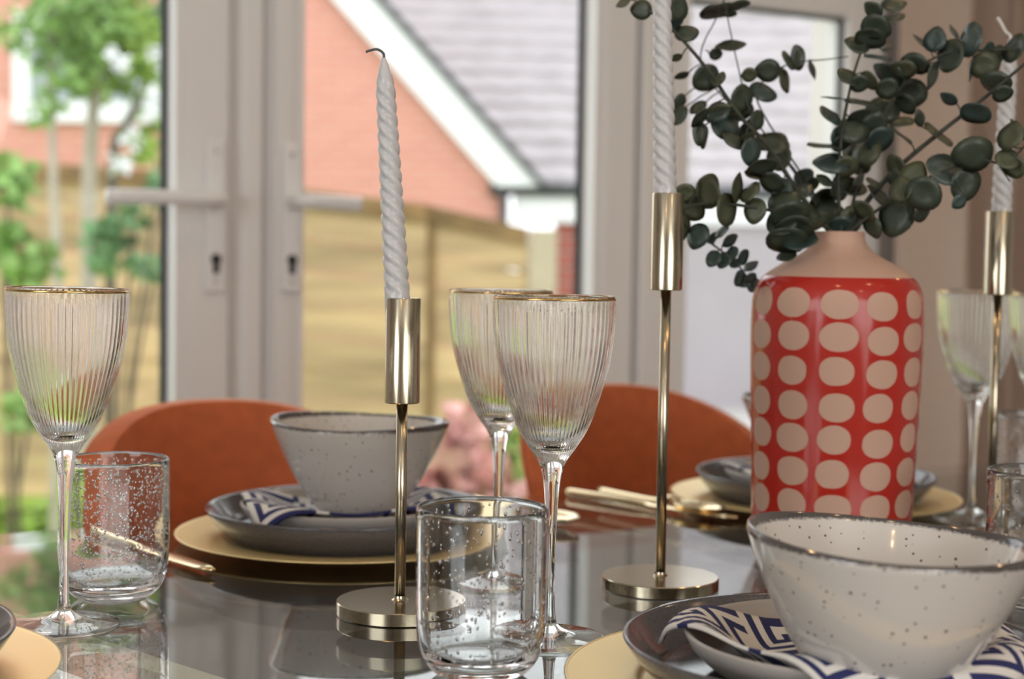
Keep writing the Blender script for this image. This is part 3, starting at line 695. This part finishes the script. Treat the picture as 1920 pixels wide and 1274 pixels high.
# ---- eucalyptus
BR = [  # branch lines: picture x, picture y, distance
 [(1588, 470, 1.25), (1592, 430, 1.25), (1640, 360, 1.24), (1700, 300, 1.23), (1780, 235, 1.22), (1850, 180, 1.21), (1930, 112, 1.20)],
 [(1572, 470, 1.25), (1577, 430, 1.25), (1572, 330, 1.25), (1585, 210, 1.25), (1608, 115, 1.25), (1640, 45, 1.25), (1668, -12, 1.25)],
 [(1566, 470, 1.245), (1552, 430, 1.245), (1500, 365, 1.24), (1440, 275, 1.23), (1385, 215, 1.22), (1330, 135, 1.22), (1270, 65, 1.22), (1205, 10, 1.23)],
 [(1570, 470, 1.24), (1550, 432, 1.235), (1490, 405, 1.22), (1416, 390, 1.21), (1350, 382, 1.21), (1290, 388, 1.215), (1278, 412, 1.22), (1305, 436, 1.23), (1358, 475, 1.24), (1390, 505, 1.25), (1416, 542, 1.26)],
 [(1580, 470, 1.245), (1598, 432, 1.24), (1640, 398, 1.23), (1700, 355, 1.21), (1760, 325, 1.20), (1830, 300, 1.19), (1885, 305, 1.19), (1930, 265, 1.19)],
 [(1578, 470, 1.255), (1590, 430, 1.26), (1612, 330, 1.265), (1650, 230, 1.27), (1700, 150, 1.27), (1760, 105, 1.26), (1830, 95, 1.255), (1925, 92, 1.25)],
 [(1568, 470, 1.255), (1560, 430, 1.26), (1480, 310, 1.27), (1410, 215, 1.275), (1385, 130, 1.28), (1355, -12, 1.28)],
 [(1570, 470, 1.26), (1566, 430, 1.265), (1505, 330, 1.28), (1432, 215, 1.29), (1420, 170, 1.29), (1455, 132, 1.295), (1500, 116, 1.295), (1545, 112, 1.295), (1590, 106, 1.295)],
 [(1566, 470, 1.265), (1562, 430, 1.27), (1475, 300, 1.285), (1400, 230, 1.29), (1315, 120, 1.29), (1345, 30, 1.295), (1362, -12, 1.295)],
]
BLAB = ['thick eucalyptus stem slanting up to the right edge', 'upright eucalyptus stem in the middle of the vase', 'leafy eucalyptus stem slanting up left behind the candle',
        'low eucalyptus stem drooping left of the vase neck', 'eucalyptus stem with large round leaves leaning low to the right', 'eucalyptus stem arching right over the white candle',
        'thin eucalyptus stem rising left of the window', 'thin eucalyptus stem with small leaves ending before the window frame', 'thin crossing eucalyptus stem at the top left of the bunch']
BRAD = [0.0030, 0.0018, 0.0026, 0.0016, 0.0017, 0.0018, 0.0012, 0.0011, 0.0011]
# leaves: picture x, y, half length, half width, angle of the long axis
LV = [(1203,18,17,17,0),(1168,5,12,8,30),(1270,15,22,17,80),(1265,45,14,8,20),(1287,62,19,16,10),(1268,107,10,5,15),(1278,140,13,4,15),(1322,145,24,20,30),(1350,150,14,8,60),
(1370,88,26,12,8),(1342,101,11,9,0),(1345,18,30,7,10),(1383,12,20,5,12),(1370,25,10,4,0),(1405,140,13,11,0),(1440,132,20,18,0),(1472,150,20,12,100),(1430,172,23,18,-20),(1478,115,17,10,120),
(1498,108,21,9,100),(1522,130,16,8,105),(1275,190,13,10,50),(1275,218,18,12,60),(1310,203,16,10,40),(1310,220,19,8,45),(1312,250,19,10,95),(1320,255,20,10,85),(1345,210,21,17,40),
(1355,212,24,12,0),(1358,240,26,22,-30),(1388,185,24,19,70),(1385,205,22,19,0),(1405,235,25,12,38),(1418,225,17,13,80),(1400,258,14,6,20),(1450,270,27,18,-10),(1375,262,21,14,-40),
(1405,285,23,18,80),(1445,268,28,18,10),(1462,295,23,18,95),(1427,312,26,12,12),(1448,340,21,14,-28),(1508,333,17,13,40),(1465,355,19,17,60),(1498,362,25,15,15),(1543,370,24,14,20),
(1284,362,18,16,0),(1297,390,22,20,-40),(1325,352,25,20,60),(1330,362,26,18,100),(1360,393,27,20,85),(1380,352,26,11,80),(1405,360,20,11,50),(1416,395,20,18,80),(1278,425,22,13,85),
(1308,442,22,17,70),(1335,445,12,7,35),(1355,435,14,6,48),(1368,450,15,9,35),(1338,485,14,12,60),(1358,488,14,11,60),(1374,475,12,9,60),(1392,482,14,10,60),(1408,500,13,7,35),
(1380,495,11,8,30),(1385,522,14,10,70),(1398,528,12,9,40),(1408,520,10,8,30),(1414,535,13,8,70),(1470,380,27,21,30),(1480,402,32,20,10),(1490,425,34,19,0),(1475,448,34,20,-5),
(1502,455,28,15,15),(1466,418,26,22,40),(1510,402,24,17,-20),(1475,482,17,9,18),(1555,402,25,22,0),(1597,412,26,22,40),(1577,424,22,16,0),(1540,385,21,14,30),(1560,305,29,19,0),
(1548,275,27,8,-5),(1605,300,28,14,-55),(1580,268,20,12,20),(1675,10,20,14,10),(1638,18,16,9,-40),(1672,32,20,10,12),(1642,50,24,17,-25),(1632,70,25,13,-15),(1606,86,21,16,-20),
(1646,106,22,8,-6),(1663,92,8,5,20),(1588,146,20,15,-30),(1612,156,17,12,0),(1630,150,17,8,-50),(1565,183,21,4,-6),(1612,190,24,9,-6),(1555,220,22,13,-40),(1600,245,25,23,0),
(1570,255,15,12,70),(1615,216,23,9,12),(1657,205,27,24,0),(1663,165,19,16,0),(1708,175,26,24,0),(1668,138,26,10,-32),(1695,130,21,12,-15),(1720,120,22,10,-38),(1728,82,22,9,-42),
(1753,75,20,16,80),(1748,140,23,12,70),(1785,105,28,16,80),(1818,75,28,13,80),(1845,122,23,21,0),(1868,105,19,14,60),(1822,130,18,8,75),(1905,92,25,11,70),(1700,195,20,9,-48),
(1780,185,15,6,-35),(1830,210,25,13,-22),(1868,155,25,14,-25),(1880,175,17,12,0),(1650,260,24,19,20),(1690,255,22,8,-38),(1725,222,14,5,100),(1758,255,29,13,-38),(1683,313,23,9,-65),
(1712,330,24,20,60),(1732,362,30,26,-40),(1770,320,32,27,-20),(1808,345,29,27,60),(1825,290,33,28,0),(1878,315,23,9,-60),(1888,300,20,18,0),(1903,312,20,14,-60),(1680,405,33,25,75),
(1650,370,28,14,-42),(1622,395,22,9,-50),(1635,425,20,10,-65),(1728,402,15,12,30),(1798,378,13,12,40),(1690,356,22,15,70),(1680,336,18,10,-60),(1595,352,27,17,-12),(1895,256,24,15,70),
(1914,245,23,14,-50),(1573,352,22,18,80),(1585,312,21,17,10),(1625,285,26,19,70),(1640,232,23,18,10),(1690,230,21,11,5),(1545,340,16,10,-30),(1520,345,15,11,20),(1700,110,14,7,20),
(1410,330,14,8,-20),(1850,95,16,11,50),(1790,60,14,8,-60),(1610,345,18,10,60),(1530,420,18,11,10),(1640,345,15,8,-30)]
def leaf_mesh(k):
    """round eucalyptus leaf of unit half length, base at -1 on x, cupped, with thickness"""
    rnd = random.Random(k); V = []; Fc = []; n = 18; cup = [0.16, -0.12, 0.22, 0.06][k]; tip = [0.0, 0.10, 0.03, 0.14][k]
    def pt(a, r):
        x = math.cos(a); y = math.sin(a)
        x = x * (1 + tip * max(0, x) ** 6); 
        return x * r, y * r * (0.98 - 0.06 * x), cup * (r * r - 0.4) + 0.05 * math.sin(3 * a + k) * r * r - 0.05 * math.exp(-(y * r / 0.09) ** 2)
    for lay, dz in ((0, 0.018), (1, -0.018)):
        x, y, z = pt(0, 0.0); V.append((0, 0, z + dz))
        for r in (0.5, 0.97 if lay else 1.0):
            for s in range(n): x, y, z = pt(2 * PI * s / n, r); V.append((x, y, z + dz))
    st = 1 + 2 * n
    for lay in (0, 1):
        o = lay * st
        for s in range(n):
            t = (s + 1) % n
            tri = (o, o + 1 + s, o + 1 + t); quad = (o + 1 + s, o + 1 + n + s, o + 1 + n + t, o + 1 + t)
            if lay: tri = tri[::-1]; quad = quad[::-1]
            Fc += [tri, quad]
    for s in range(n):
        t = (s + 1) % n; Fc.append((1 + n + s, st + 1 + n + s, st + 1 + n + t, 1 + n + t))
    me = mesh('leaf', V, Fc); me.polygons.foreach_set('use_smooth', [True] * len(me.polygons)); return me
LM = {}
for k in range(4):
    for mk in ('leafA', 'leafB', 'leafC'):
        LM[k, mk] = leaf_mesh(k); LM[k, mk].materials.append(MT[mk])
stems = []
for i, line in enumerate(BR):
    pts = [P(*q) for q in line]; ext = pts[0] + Vector((0, 0, -0.05)); ext.x = VX + (pts[0].x - VX) * 0.3; ext.y = VY + (pts[0].y - VY) * 0.3
    # keep the line inside the neck where it enters the vase
    for q in range(2):
        d = Vector((pts[q].x - VX, pts[q].y - VY, 0)); zt = pts[q].z - TOP
        if zt < 0.275 and d.length > 0.0135: d = d.normalized() * 0.0135; pts[q].x = VX + d.x; pts[q].y = VY + d.y
    cp = curve_pts([ext] + pts, 6); R = BRAD[i]
    t = thing('eucalyptus_stem', BLAB[i], 'foliage', ext, 0, 'eucalyptus stems in the red vase')
    st = link('stem', tube_mesh('stem', [c - ext for c in cp], [R * (1 - 0.6 * q / len(cp)) for q in range(len(cp))], 8), MT['stem'], t, True)
    stems.append((t, ext, cp, line))
rnd = random.Random(11)
for (x, y, ra, rb, ang) in LV:
    # nearest branch in the bunch carries the leaf
    best = None
    for bi_, (t, ext, cp, line) in enumerate(stems):
        for q in range(len(line) - 1):
            (x0, y0, D0), (x1, y1, D1) = line[q], line[q + 1]
            L2 = (x1 - x0) ** 2 + (y1 - y0) ** 2; k = max(0, min(1, ((x - x0) * (x1 - x0) + (y - y0) * (y1 - y0)) / L2))
            d = math.hypot(x - x0 - k * (x1 - x0), y - y0 - k * (y1 - y0))
            if best is None or d < best[0]: best = (d, bi_, D0 + k * (D1 - D0), x0 + k * (x1 - x0), y0 + k * (y1 - y0))
    d, bi_, D, ax, ay = best; t, ext, cp, line = stems[bi_]
    D += rnd.uniform(-0.014, 0.012)
    c = P(x, y, D); ppm = D / F
    a = math.radians(ang); e = RT * math.cos(a) + UP * math.sin(a); pr = UP * math.cos(a) - RT * math.sin(a)
    if (Vector((x - ax, ay - y)).dot(Vector((math.cos(a), math.sin(a))))) < 0: e = -e; pr = -pr
    ct = min(1, rb / ra); sg = rnd.choice((-1, 1)); f_ = -fw
    e2 = pr * ct + f_ * (sg * math.sqrt(1 - ct * ct)); e3 = e.cross(e2)
    s = ra * ppm * 1.17
    mm = Matrix((e * s, e2 * s, e3 * s)).transposed().to_4x4(); mm.translation = c - ext
    mk = rnd.choices(('leafA', 'leafB', 'leafC'), (6, 2.2, 2.2))[0]
    if x < 1430 and y > 340 and y < 430: mk = 'leafB'
    if x < 1420 and y > 430: mk = 'leafC'
    o = bpy.data.objects.new('leaf', LM[rnd.randrange(4), mk]); COL.objects.link(o); o.parent = t; o.matrix_local = mm
    # short leaf stalk to the stem
    b0 = P(ax, ay, best[2]) - ext; b1 = (c - e * s * 0.92) - ext
    if 0.002 < (b1 - b0).length < 0.05 and d > ra * 0.6:
        link('leaf_stalk', tube_mesh('leaf_stalk', [b0, (b0 + b1) / 2 + Vector((0, 0, 0.001)), b1], 0.0006, 5, False), MT['stem'], t, True)

# ---- cutlery
def knife_mesh():
    V = []; Fc = []; ST = [(0.0, 0.0034, 0.0034), (0.004, 0.0042, 0.0042), (0.09, 0.0038, 0.0038), (0.105, 0.0034, 0.0030), (0.115, 0.0085, 0.0018), (0.17, 0.0095, 0.0014), (0.20, 0.0080, 0.0012), (0.216, 0.0030, 0.0010)]
    for y, hw, ht in ST:
        for k in range(10): a = 2 * PI * k / 10; V.append((hw * math.cos(a), y, 0.005 * 1.0 + ht * math.sin(a)))
    for i in range(len(ST) - 1):
        for k in range(10): l = (k + 1) % 10; Fc.append((i * 10 + k, (i + 1) * 10 + k, (i + 1) * 10 + l, i * 10 + l))
    Fc.append(tuple(range(10))); o = (len(ST) - 1) * 10; Fc.append(tuple(o + k for k in reversed(range(10)))); return mesh('knife', V, Fc)
def handle_mesh(L):
    pts = curve_pts([(0, 0, 0.0042), (0, 0.05, 0.0045), (0, 0.10, 0.0060), (0, L - 0.015, 0.0120), (0, L, 0.0085)], 5)
    return tube_mesh('handle', pts, [0.0033 - 0.0011 * k / len(pts) for k in range(len(pts))], 10)
def spoon_bowl():
    V = []; Fc = []; n, r = 20, 6
    for lay, dz in ((0, 0.0008), (1, -0.0008)):
        for j in range(r + 1):
            q = j / r
            for k in range(n):
                a = 2 * PI * k / n; V.append((0.020 * q * math.cos(a), 0.155 + 0.031 * q * math.sin(a), 0.0025 + 0.0075 * q * q + dz))
    st = (r + 1) * n
    for j in range(r):
        for k in range(n):
            l = (k + 1) % n; q = (j * n + k, j * n + l, (j + 1) * n + l, (j + 1) * n + k); Fc.append(q[::-1]); Fc.append(tuple(st + v for v in q))
    for k in range(n): l = (k + 1) % n; Fc.append((r * n + k, st + r * n + k, st + r * n + l, r * n + l))
    me = mesh('spoon_bowl', V, Fc); bm = bmesh.new(); bm.from_mesh(me); bmesh.ops.remove_doubles(bm, verts=bm.verts[:], dist=1e-5); bmesh.ops.recalc_face_normals(bm, faces=bm.faces[:]); bm.to_mesh(me); bm.free(); return me
kn = knife_mesh(); hd = handle_mesh(0.127); sb = spoon_bowl()
def knife(u, n, rz, label): tag(link('knife', kn, MT['cutlery'], None, True, loc=tw(u, n), rot=(0, 0, TH + rz)), label, 'knife', 'gold knives')
def spoon(u, n, rz, label):
    t = thing('spoon', label, 'spoon', tw(u, n), TH + rz, 'gold spoons'); link('handle', hd, MT['cutlery'], t, True); link('spoon_bowl', sb, MT['cutlery'], t, True)
knife(0.338, 1.345, PI + 0.20, 'gold table knife lying behind the left tumbler')
knife(0.842, 1.366, PI + 0.285, 'gold table knife lying behind the tall candlestick')
spoon(0.882, 1.366, PI + 0.10, 'gold spoon lying across from the knife, behind the tall candlestick')
spoon(0.735, 1.375, PI + 0.02, 'gold spoon lying right of the front wine glass stem')

# ================================================================== garden and houses
GZ = -0.27
g = link('lawn', box_mesh('lawn', -26, 26, 3.2, 45, GZ - 0.3, GZ), MT['lawn']); g['kind'] = 'structure'; g.name = 'ground_lawn'
pt_ = box('patio', (-3.5, 6.0, 2.62, 4.6, -0.55, -0.10), MT['patio'], rot=(0, 0, TH)); pt_['kind'] = 'structure'
dr = link('bounce_paving', box_mesh('bounce_paving', 0.2, 26, 8.6, 40, GZ - 0.25, GZ + 0.03), MT['patio']); dr['kind'] = 'structure'  # paving added to keep green lawn bounce off the rendered wall
# fence panels: separate boards between posts
def fence(D, xs, tops, label, bottom=GZ):
    t = thing('garden_fence', label, 'fence', P(xs[0], tops[0], D).xy.to_3d() + Vector((0, 0, bottom)), 0, 'timber fence panels')
    a = P(xs[0], tops[0], D); b_ = P(xs[1], tops[1], D); org = t.location
    L = b_.x - a.x; h0 = a.z - bottom; h1 = b_.z - bottom; nb = 9
    for k in range(nb):
        f0, f1 = k / nb, (k + 1) / nb - 0.004
        jit = 0.012 * (k % 2)
        V = []
        for yy in (jit, jit + 0.022):
            V += [(0, yy, h0 * f0), (L, yy, h1 * f0), (L, yy, h1 * f1), (0, yy, h0 * f1)]
        Fc = [(0, 1, 2, 3), (7, 6, 5, 4), (0, 4, 5, 1), (1, 5, 6, 2), (2, 6, 7, 3), (3, 7, 4, 0)]
        link('board', mesh('board', V, Fc), MT['fence'], t)
    V = []
    for yy in (-0.03, 0.06): V += [(0, yy, h0 - 0.005), (L, yy, h1 - 0.005), (L, yy, h1 + 0.085), (0, yy, h0 + 0.085)]
    link('capping_rail', mesh('capping_rail', V, [(0, 1, 2, 3), (7, 6, 5, 4), (0, 4, 5, 1), (1, 5, 6, 2), (2, 6, 7, 3), (3, 7, 4, 0)]), MT['fence_dark'], t)
    for x, h in ((0, h0), (L, h1)):
        box('post', (x - 0.045, x + 0.045, 0.036, 0.12, 0, h - 0.01), MT['fence_dark'], t)
fence(8.0, (-420, 300), (305, 352), 'yellow timber fence panel behind the young trees')
fence(8.1, (300, 800), (352, 415), 'long yellow timber fence panel seen through the right door')
fence(8.15, (800, 990), (415, 458), 'short sloping end panel of the yellow timber fence')
pp_ = P(1018, 430, 8.2)
po = box('fence_end_post', (-0.075, 0.075, -0.06, 0.06, 0, pp_.z - GZ), MT['concrete'], loc=(pp_.x, pp_.y, GZ), bevel=0.006)
tag(po, 'pale square post at the end of the yellow fence', 'post')

# neighbouring house with front gable
D0 = 13.0
hs = thing('gabled_house', 'pink brick house with a white verge board and pale tiled roof beyond the fence', 'house', (0, D0, GZ))
def hx(x, y, D=D0): q = P(x, y, D); return q.x, q.z - GZ
cx, cz = hx(955, 362); ex, ez = hx(1012, 350)
ax_, az_ = hx(703, -2)
sl = (az_ - ez) / (ax_ - ex)
apx = ex - 5.2; apz = ez + sl * (apx - ex)
gl = apx - (cx - apx)
link('gable_wall', prism_mesh('gable_wall', [(gl, 0), (cx, 0), (cx, ez - 0.05), (apx, apz - 0.2), (gl, ez - 0.05)], 0.05, 0.35), MT['brick_wall'], hs)
wd = 0.50
link('verge_board', prism_mesh('verge_board', [(ex, ez), (ex - 0.36, ez), (apx, apz - 0.38), (apx, apz)], -0.05, 0.03), MT['white_paint'], hs)
link('verge_tiles', prism_mesh('verge_tiles', [(ex + 0.02, ez - 0.02), (apx, apz), (apx, apz + 0.11), (ex + 0.09, ez - 0.02)], -0.10, 0.3), MT['darkplastic'], hs)
# main roof behind, in separate tile courses
pitch = math.radians(38); ez2 = hx(1100, 346)[1]
x0r, x1r = hx(560, 300)[0], hx(2100, 300)[0]
st_ = 0.29
rnd = random.Random(4)
for k in range(17):
    V = []; Fc = []; n = 170
    for i in range(n + 1):
        x = x0r + (x1r - x0r) * i / n
        wv = 0.007 * math.sin(2 * PI * x / 0.30) + 0.012 * math.sin(1.1 * x + 0.4 * k)
        for s, lift in ((0.0, 0.075), (st_ * 1.25, 0.0), (st_ * 1.25, -0.03), (0.0, -0.005)):
            d = k * st_ + s; V.append((x, 0.35 + d * math.cos(pitch), ez2 + d * math.sin(pitch) + lift + wv))
    for i in range(n):
        for s in range(4): t = (s + 1) % 4; Fc.append((i * 4 + s, i * 4 + t, (i + 1) * 4 + t, (i + 1) * 4 + s))
    me = mesh('tile_course', V, Fc); bm = bmesh.new(); bm.from_mesh(me); bmesh.ops.recalc_face_normals(bm, faces=bm.faces[:]); bm.to_mesh(me); bm.free()
    link('tile_course', me, MT['tile'], hs)
gx0 = hx(918, 352)[0]
link('gutter', tube_mesh('gutter', [(gx0, 0.02, ez2 - 0.05), (x1r, 0.02, ez2 - 0.05)], 0.055, 12), MT['darkplastic'], hs, True)
link('downpipe', tube_mesh('downpipe', [(hx(945, 350)[0], -0.03, ez2 - 0.06), (hx(945, 350)[0], -0.03, 0)], 0.036, 12), MT['darkplastic'], hs, True)
fz1 = ez2 - 0.10; fz0 = hx(1030, 416)[1]
box('fascia', (hx(962, 380)[0], x1r, 0.06, 0.34, fz0, fz1), MT['white_paint'], hs)
box('rendered_wall', (hx(1105, 500)[0], x1r, 0.12, 0.34, 0, fz0), MT['render'], hs)
# brick pier seen beside the fence, bricks laid one by one
px0 = hx(1040, 500)[0]; px1 = hx(1106, 500)[0]
pier = box('brick_pier', (px0, px1, 0.16, 0.34, 0, fz0), MT['mortar'], hs)
bw = (px1 - px0 - 0.01) / 2
bk = box_mesh('brick', 0, 1, 0, 1, 0, 1)
nr = 13; bh = 0.105
for r in range(nr):
    for c in range(2 if r % 2 == 0 else 3):
        if r % 2 == 0: xa, xb = px0 + c * (bw + 0.01), px0 + c * (bw + 0.01) + bw
        else:
            e = [px0, px0 + bw / 2, px0 + 1.5 * bw + 0.01, px1]; xa, xb = e[c] + (0.005 if c else 0), e[c + 1] - (0.005 if c < 2 else 0)
        o = link('brick', bk, MT['brick_dark'], pier); zt = fz0 - 0.012 - (r + 1) * (bh + 0.022)
        o.location = (xa, 0.135, zt + 0.02); o.scale = (xb - xa, 0.03, bh)

# white framed window high on the gable, behind the trees
wx0, wz1 = hx(25, 18); wx1, wz0 = hx(352, 232)
wnd = box('window', (wx0, wx1, 0.03, 0.05, wz0, wz1), MT['house_glass'], hs)
fw_ = 0.14
for a, b_, c, d in ((wx0, wx0 + fw_, wz0, wz1), (wx1 - fw_, wx1, wz0, wz1), (wx0 + fw_, wx1 - fw_, wz0, wz0 + fw_ * 1.2), (wx0 + fw_, wx1 - fw_, wz1 - fw_, wz1), ((wx0 + wx1) / 2 - 0.06, (wx0 + wx1) / 2 + 0.06, wz0 + fw_ * 1.2, wz1 - fw_)):
    box('window_bar', (a, b_, -0.03, 0.03, c, d), MT['white_paint'], wnd)

# trees and plants
def leaf_cloud(name, blobs, m_, parent, size, seed, org):
    """blobs: (centre, radii, count)"""
    rnd = random.Random(seed); V = []; Fc = []
    for c, rr, n in blobs:
        for i in range(n):
            while True:
                p_ = Vector((rnd.uniform(-1, 1), rnd.uniform(-1, 1), rnd.uniform(-1, 1)))
                if p_.length < 1: break
            p_ = Vector((c[0] + p_.x * rr[0], c[1] + p_.y * rr[1], c[2] + p_.z * rr[2])) - org
            d = Vector((rnd.gauss(0, 1), rnd.gauss(0, 1), rnd.gauss(0, 0.6))).normalized(); s = d.orthogonal().normalized(); s.rotate(Matrix.Rotation(rnd.uniform(0, 6.28), 3, d))
            L = size * rnd.uniform(0.7, 1.4); wv = s * L * 0.35; o = len(V)
            V += [p_, p_ + d * L * 0.5 + wv, p_ + d * L, p_ + d * L * 0.5 - wv]; Fc.append((o, o + 1, o + 2, o + 3))
    o = link(name, mesh(name, V, Fc), m_, parent); o['kind'] = 'stuff'; return o
def px_blob(x, y, D, rx, ry, rd, n): c = P(x, y, D); return (c, (rx * D / F, rd, ry * D / F), n)
def tree(label, D, trunk, blobs, m_, rad, bark, seed, size=0.06, name='young_tree', extra=None):
    pts = [P(x, y, D) for x, y in trunk]; base = Vector((pts[0].x, pts[0].y, GZ)); pts = [base] + pts[1:] if pts[0].z < GZ + 0.05 else [base] + pts
    t = thing(name, label, 'tree', base)
    cp = curve_pts([q - base for q in pts], 5)
    link('trunk', tube_mesh('trunk', cp, [rad * (1 - 0.55 * k / len(cp)) for k in range(len(cp))], 8), bark, t, True)
    leaf_cloud('foliage', [px_blob(*b_) for b_ in blobs], m_, t, size, seed, base)
    if extra: leaf_cloud('sky_glimpse', [px_blob(*b_) for b_ in extra[0]], extra[1], t, extra[2], seed + 50, base)  # white flecks in place of sky shining through the crown
    return t
tree('slim pale trunked tree at the far left, behind the wine glass', 6.4, [(105, 900), (108, 560), (100, 330), (96, 160), (100, -40)],
     [(150, 40, 6.4, 110, 70, 0.25, 330), (60, 60, 6.4, 70, 60, 0.25, 90), (88, 205, 6.4, 26, 24, 0.1, 40), (120, 130, 6.4, 70, 40, 0.2, 90)], MT['foliage'], 0.028, MT['bark_pale'], 21)
tree('pale double trunked tree left of the door frame', 6.6, [(165, 900), (166, 560), (168, 330), (178, 160), (190, -40)],
     [(210, 70, 6.6, 100, 85, 0.25, 330), (290, 110, 6.6, 50, 80, 0.2, 130), (275, 270, 6.6, 35, 50, 0.15, 80), (190, 165, 6.6, 70, 30, 0.2, 70), (315, 200, 6.6, 22, 50, 0.15, 50)], MT['foliage2'], 0.046, MT['bark_pale'], 22,
     extra=([(222, 118, 6.3, 12, 26, 0.05, 26), (290, 195, 6.3, 18, 26, 0.05, 40), (250, 260, 6.3, 12, 18, 0.05, 24), (222, 305, 6.3, 13, 16, 0.05, 30), (318, 125, 6.3, 10, 20, 0.05, 16), (285, 95, 6.3, 9, 11, 0.05, 12)], MT['sky_glimpse'], 0.045))
tree('dark leaning tree beside the white door frame', 7.0, [(205, 900), (210, 330), (235, 240), (262, 180), (300, 60), (320, -40)],
     [(190, 110, 7.0, 100, 70, 0.2, 200), (300, 60, 7.0, 50, 70, 0.2, 110), (190, 20, 7.0, 120, 40, 0.2, 150)], MT['foliage3'], 0.030, MT['bark'], 23)
def shrub(label, D, blobs, m_, seed, size, name='shrub', cat='shrub'):
    c = P(blobs[0][0], blobs[0][1], D); base = Vector((c.x, c.y, GZ)); t = thing(name, label, cat, base)
    for k, b_ in enumerate(blobs):
        q = P(b_[0], b_[1], D) - base
        link('stem', tube_mesh('stem', curve_pts([(0.03 * k, 0, 0), (q.x * 0.4, 0, q.z * 0.5), q], 4), 0.008, 6), MT['bark'], t, True)
    leaf_cloud('foliage', [px_blob(b_[0], b_[1], D, b_[2], b_[3], 0.15, b_[4]) for b_ in blobs], m_, t, size, seed, base)
shrub('green shrub at the left edge behind the wine glass', 5.6, [(15, 345, 45, 45, 90), (10, 440, 30, 25, 50), (50, 500, 60, 45, 110), (60, 770, 40, 45, 80)], MT['foliage'], 31, 0.07)
shrub('loose green shrub in front of the fence, left of the door frame', 5.9, [(205, 460, 40, 60, 130), (290, 505, 30, 30, 50), (255, 400, 35, 40, 50), (300, 350, 35, 25, 45)], MT['foliage3'], 32, 0.06)
shrub('low bright green plants at the foot of the fence', 6.8, [(50, 985, 130, 35, 420), (-60, 985, 60, 35, 100), (180, 1000, 80, 35, 120)], MT['foliage2'], 33, 0.07, 'low_plant', 'plant')
shrub('pink leaved shrub seen between the two rust chairs', 6.2, [(860, 870, 60, 80, 110), (800, 900, 40, 50, 60), (880, 800, 28, 40, 30), (920, 910, 30, 50, 45)], MT['pinkleaf'], 34, 0.12)
shrub('green plant beside the pink shrub', 6.4, [(955, 850, 22, 40, 60), (950, 920, 25, 40, 60)], MT['foliage2'], 35, 0.08)
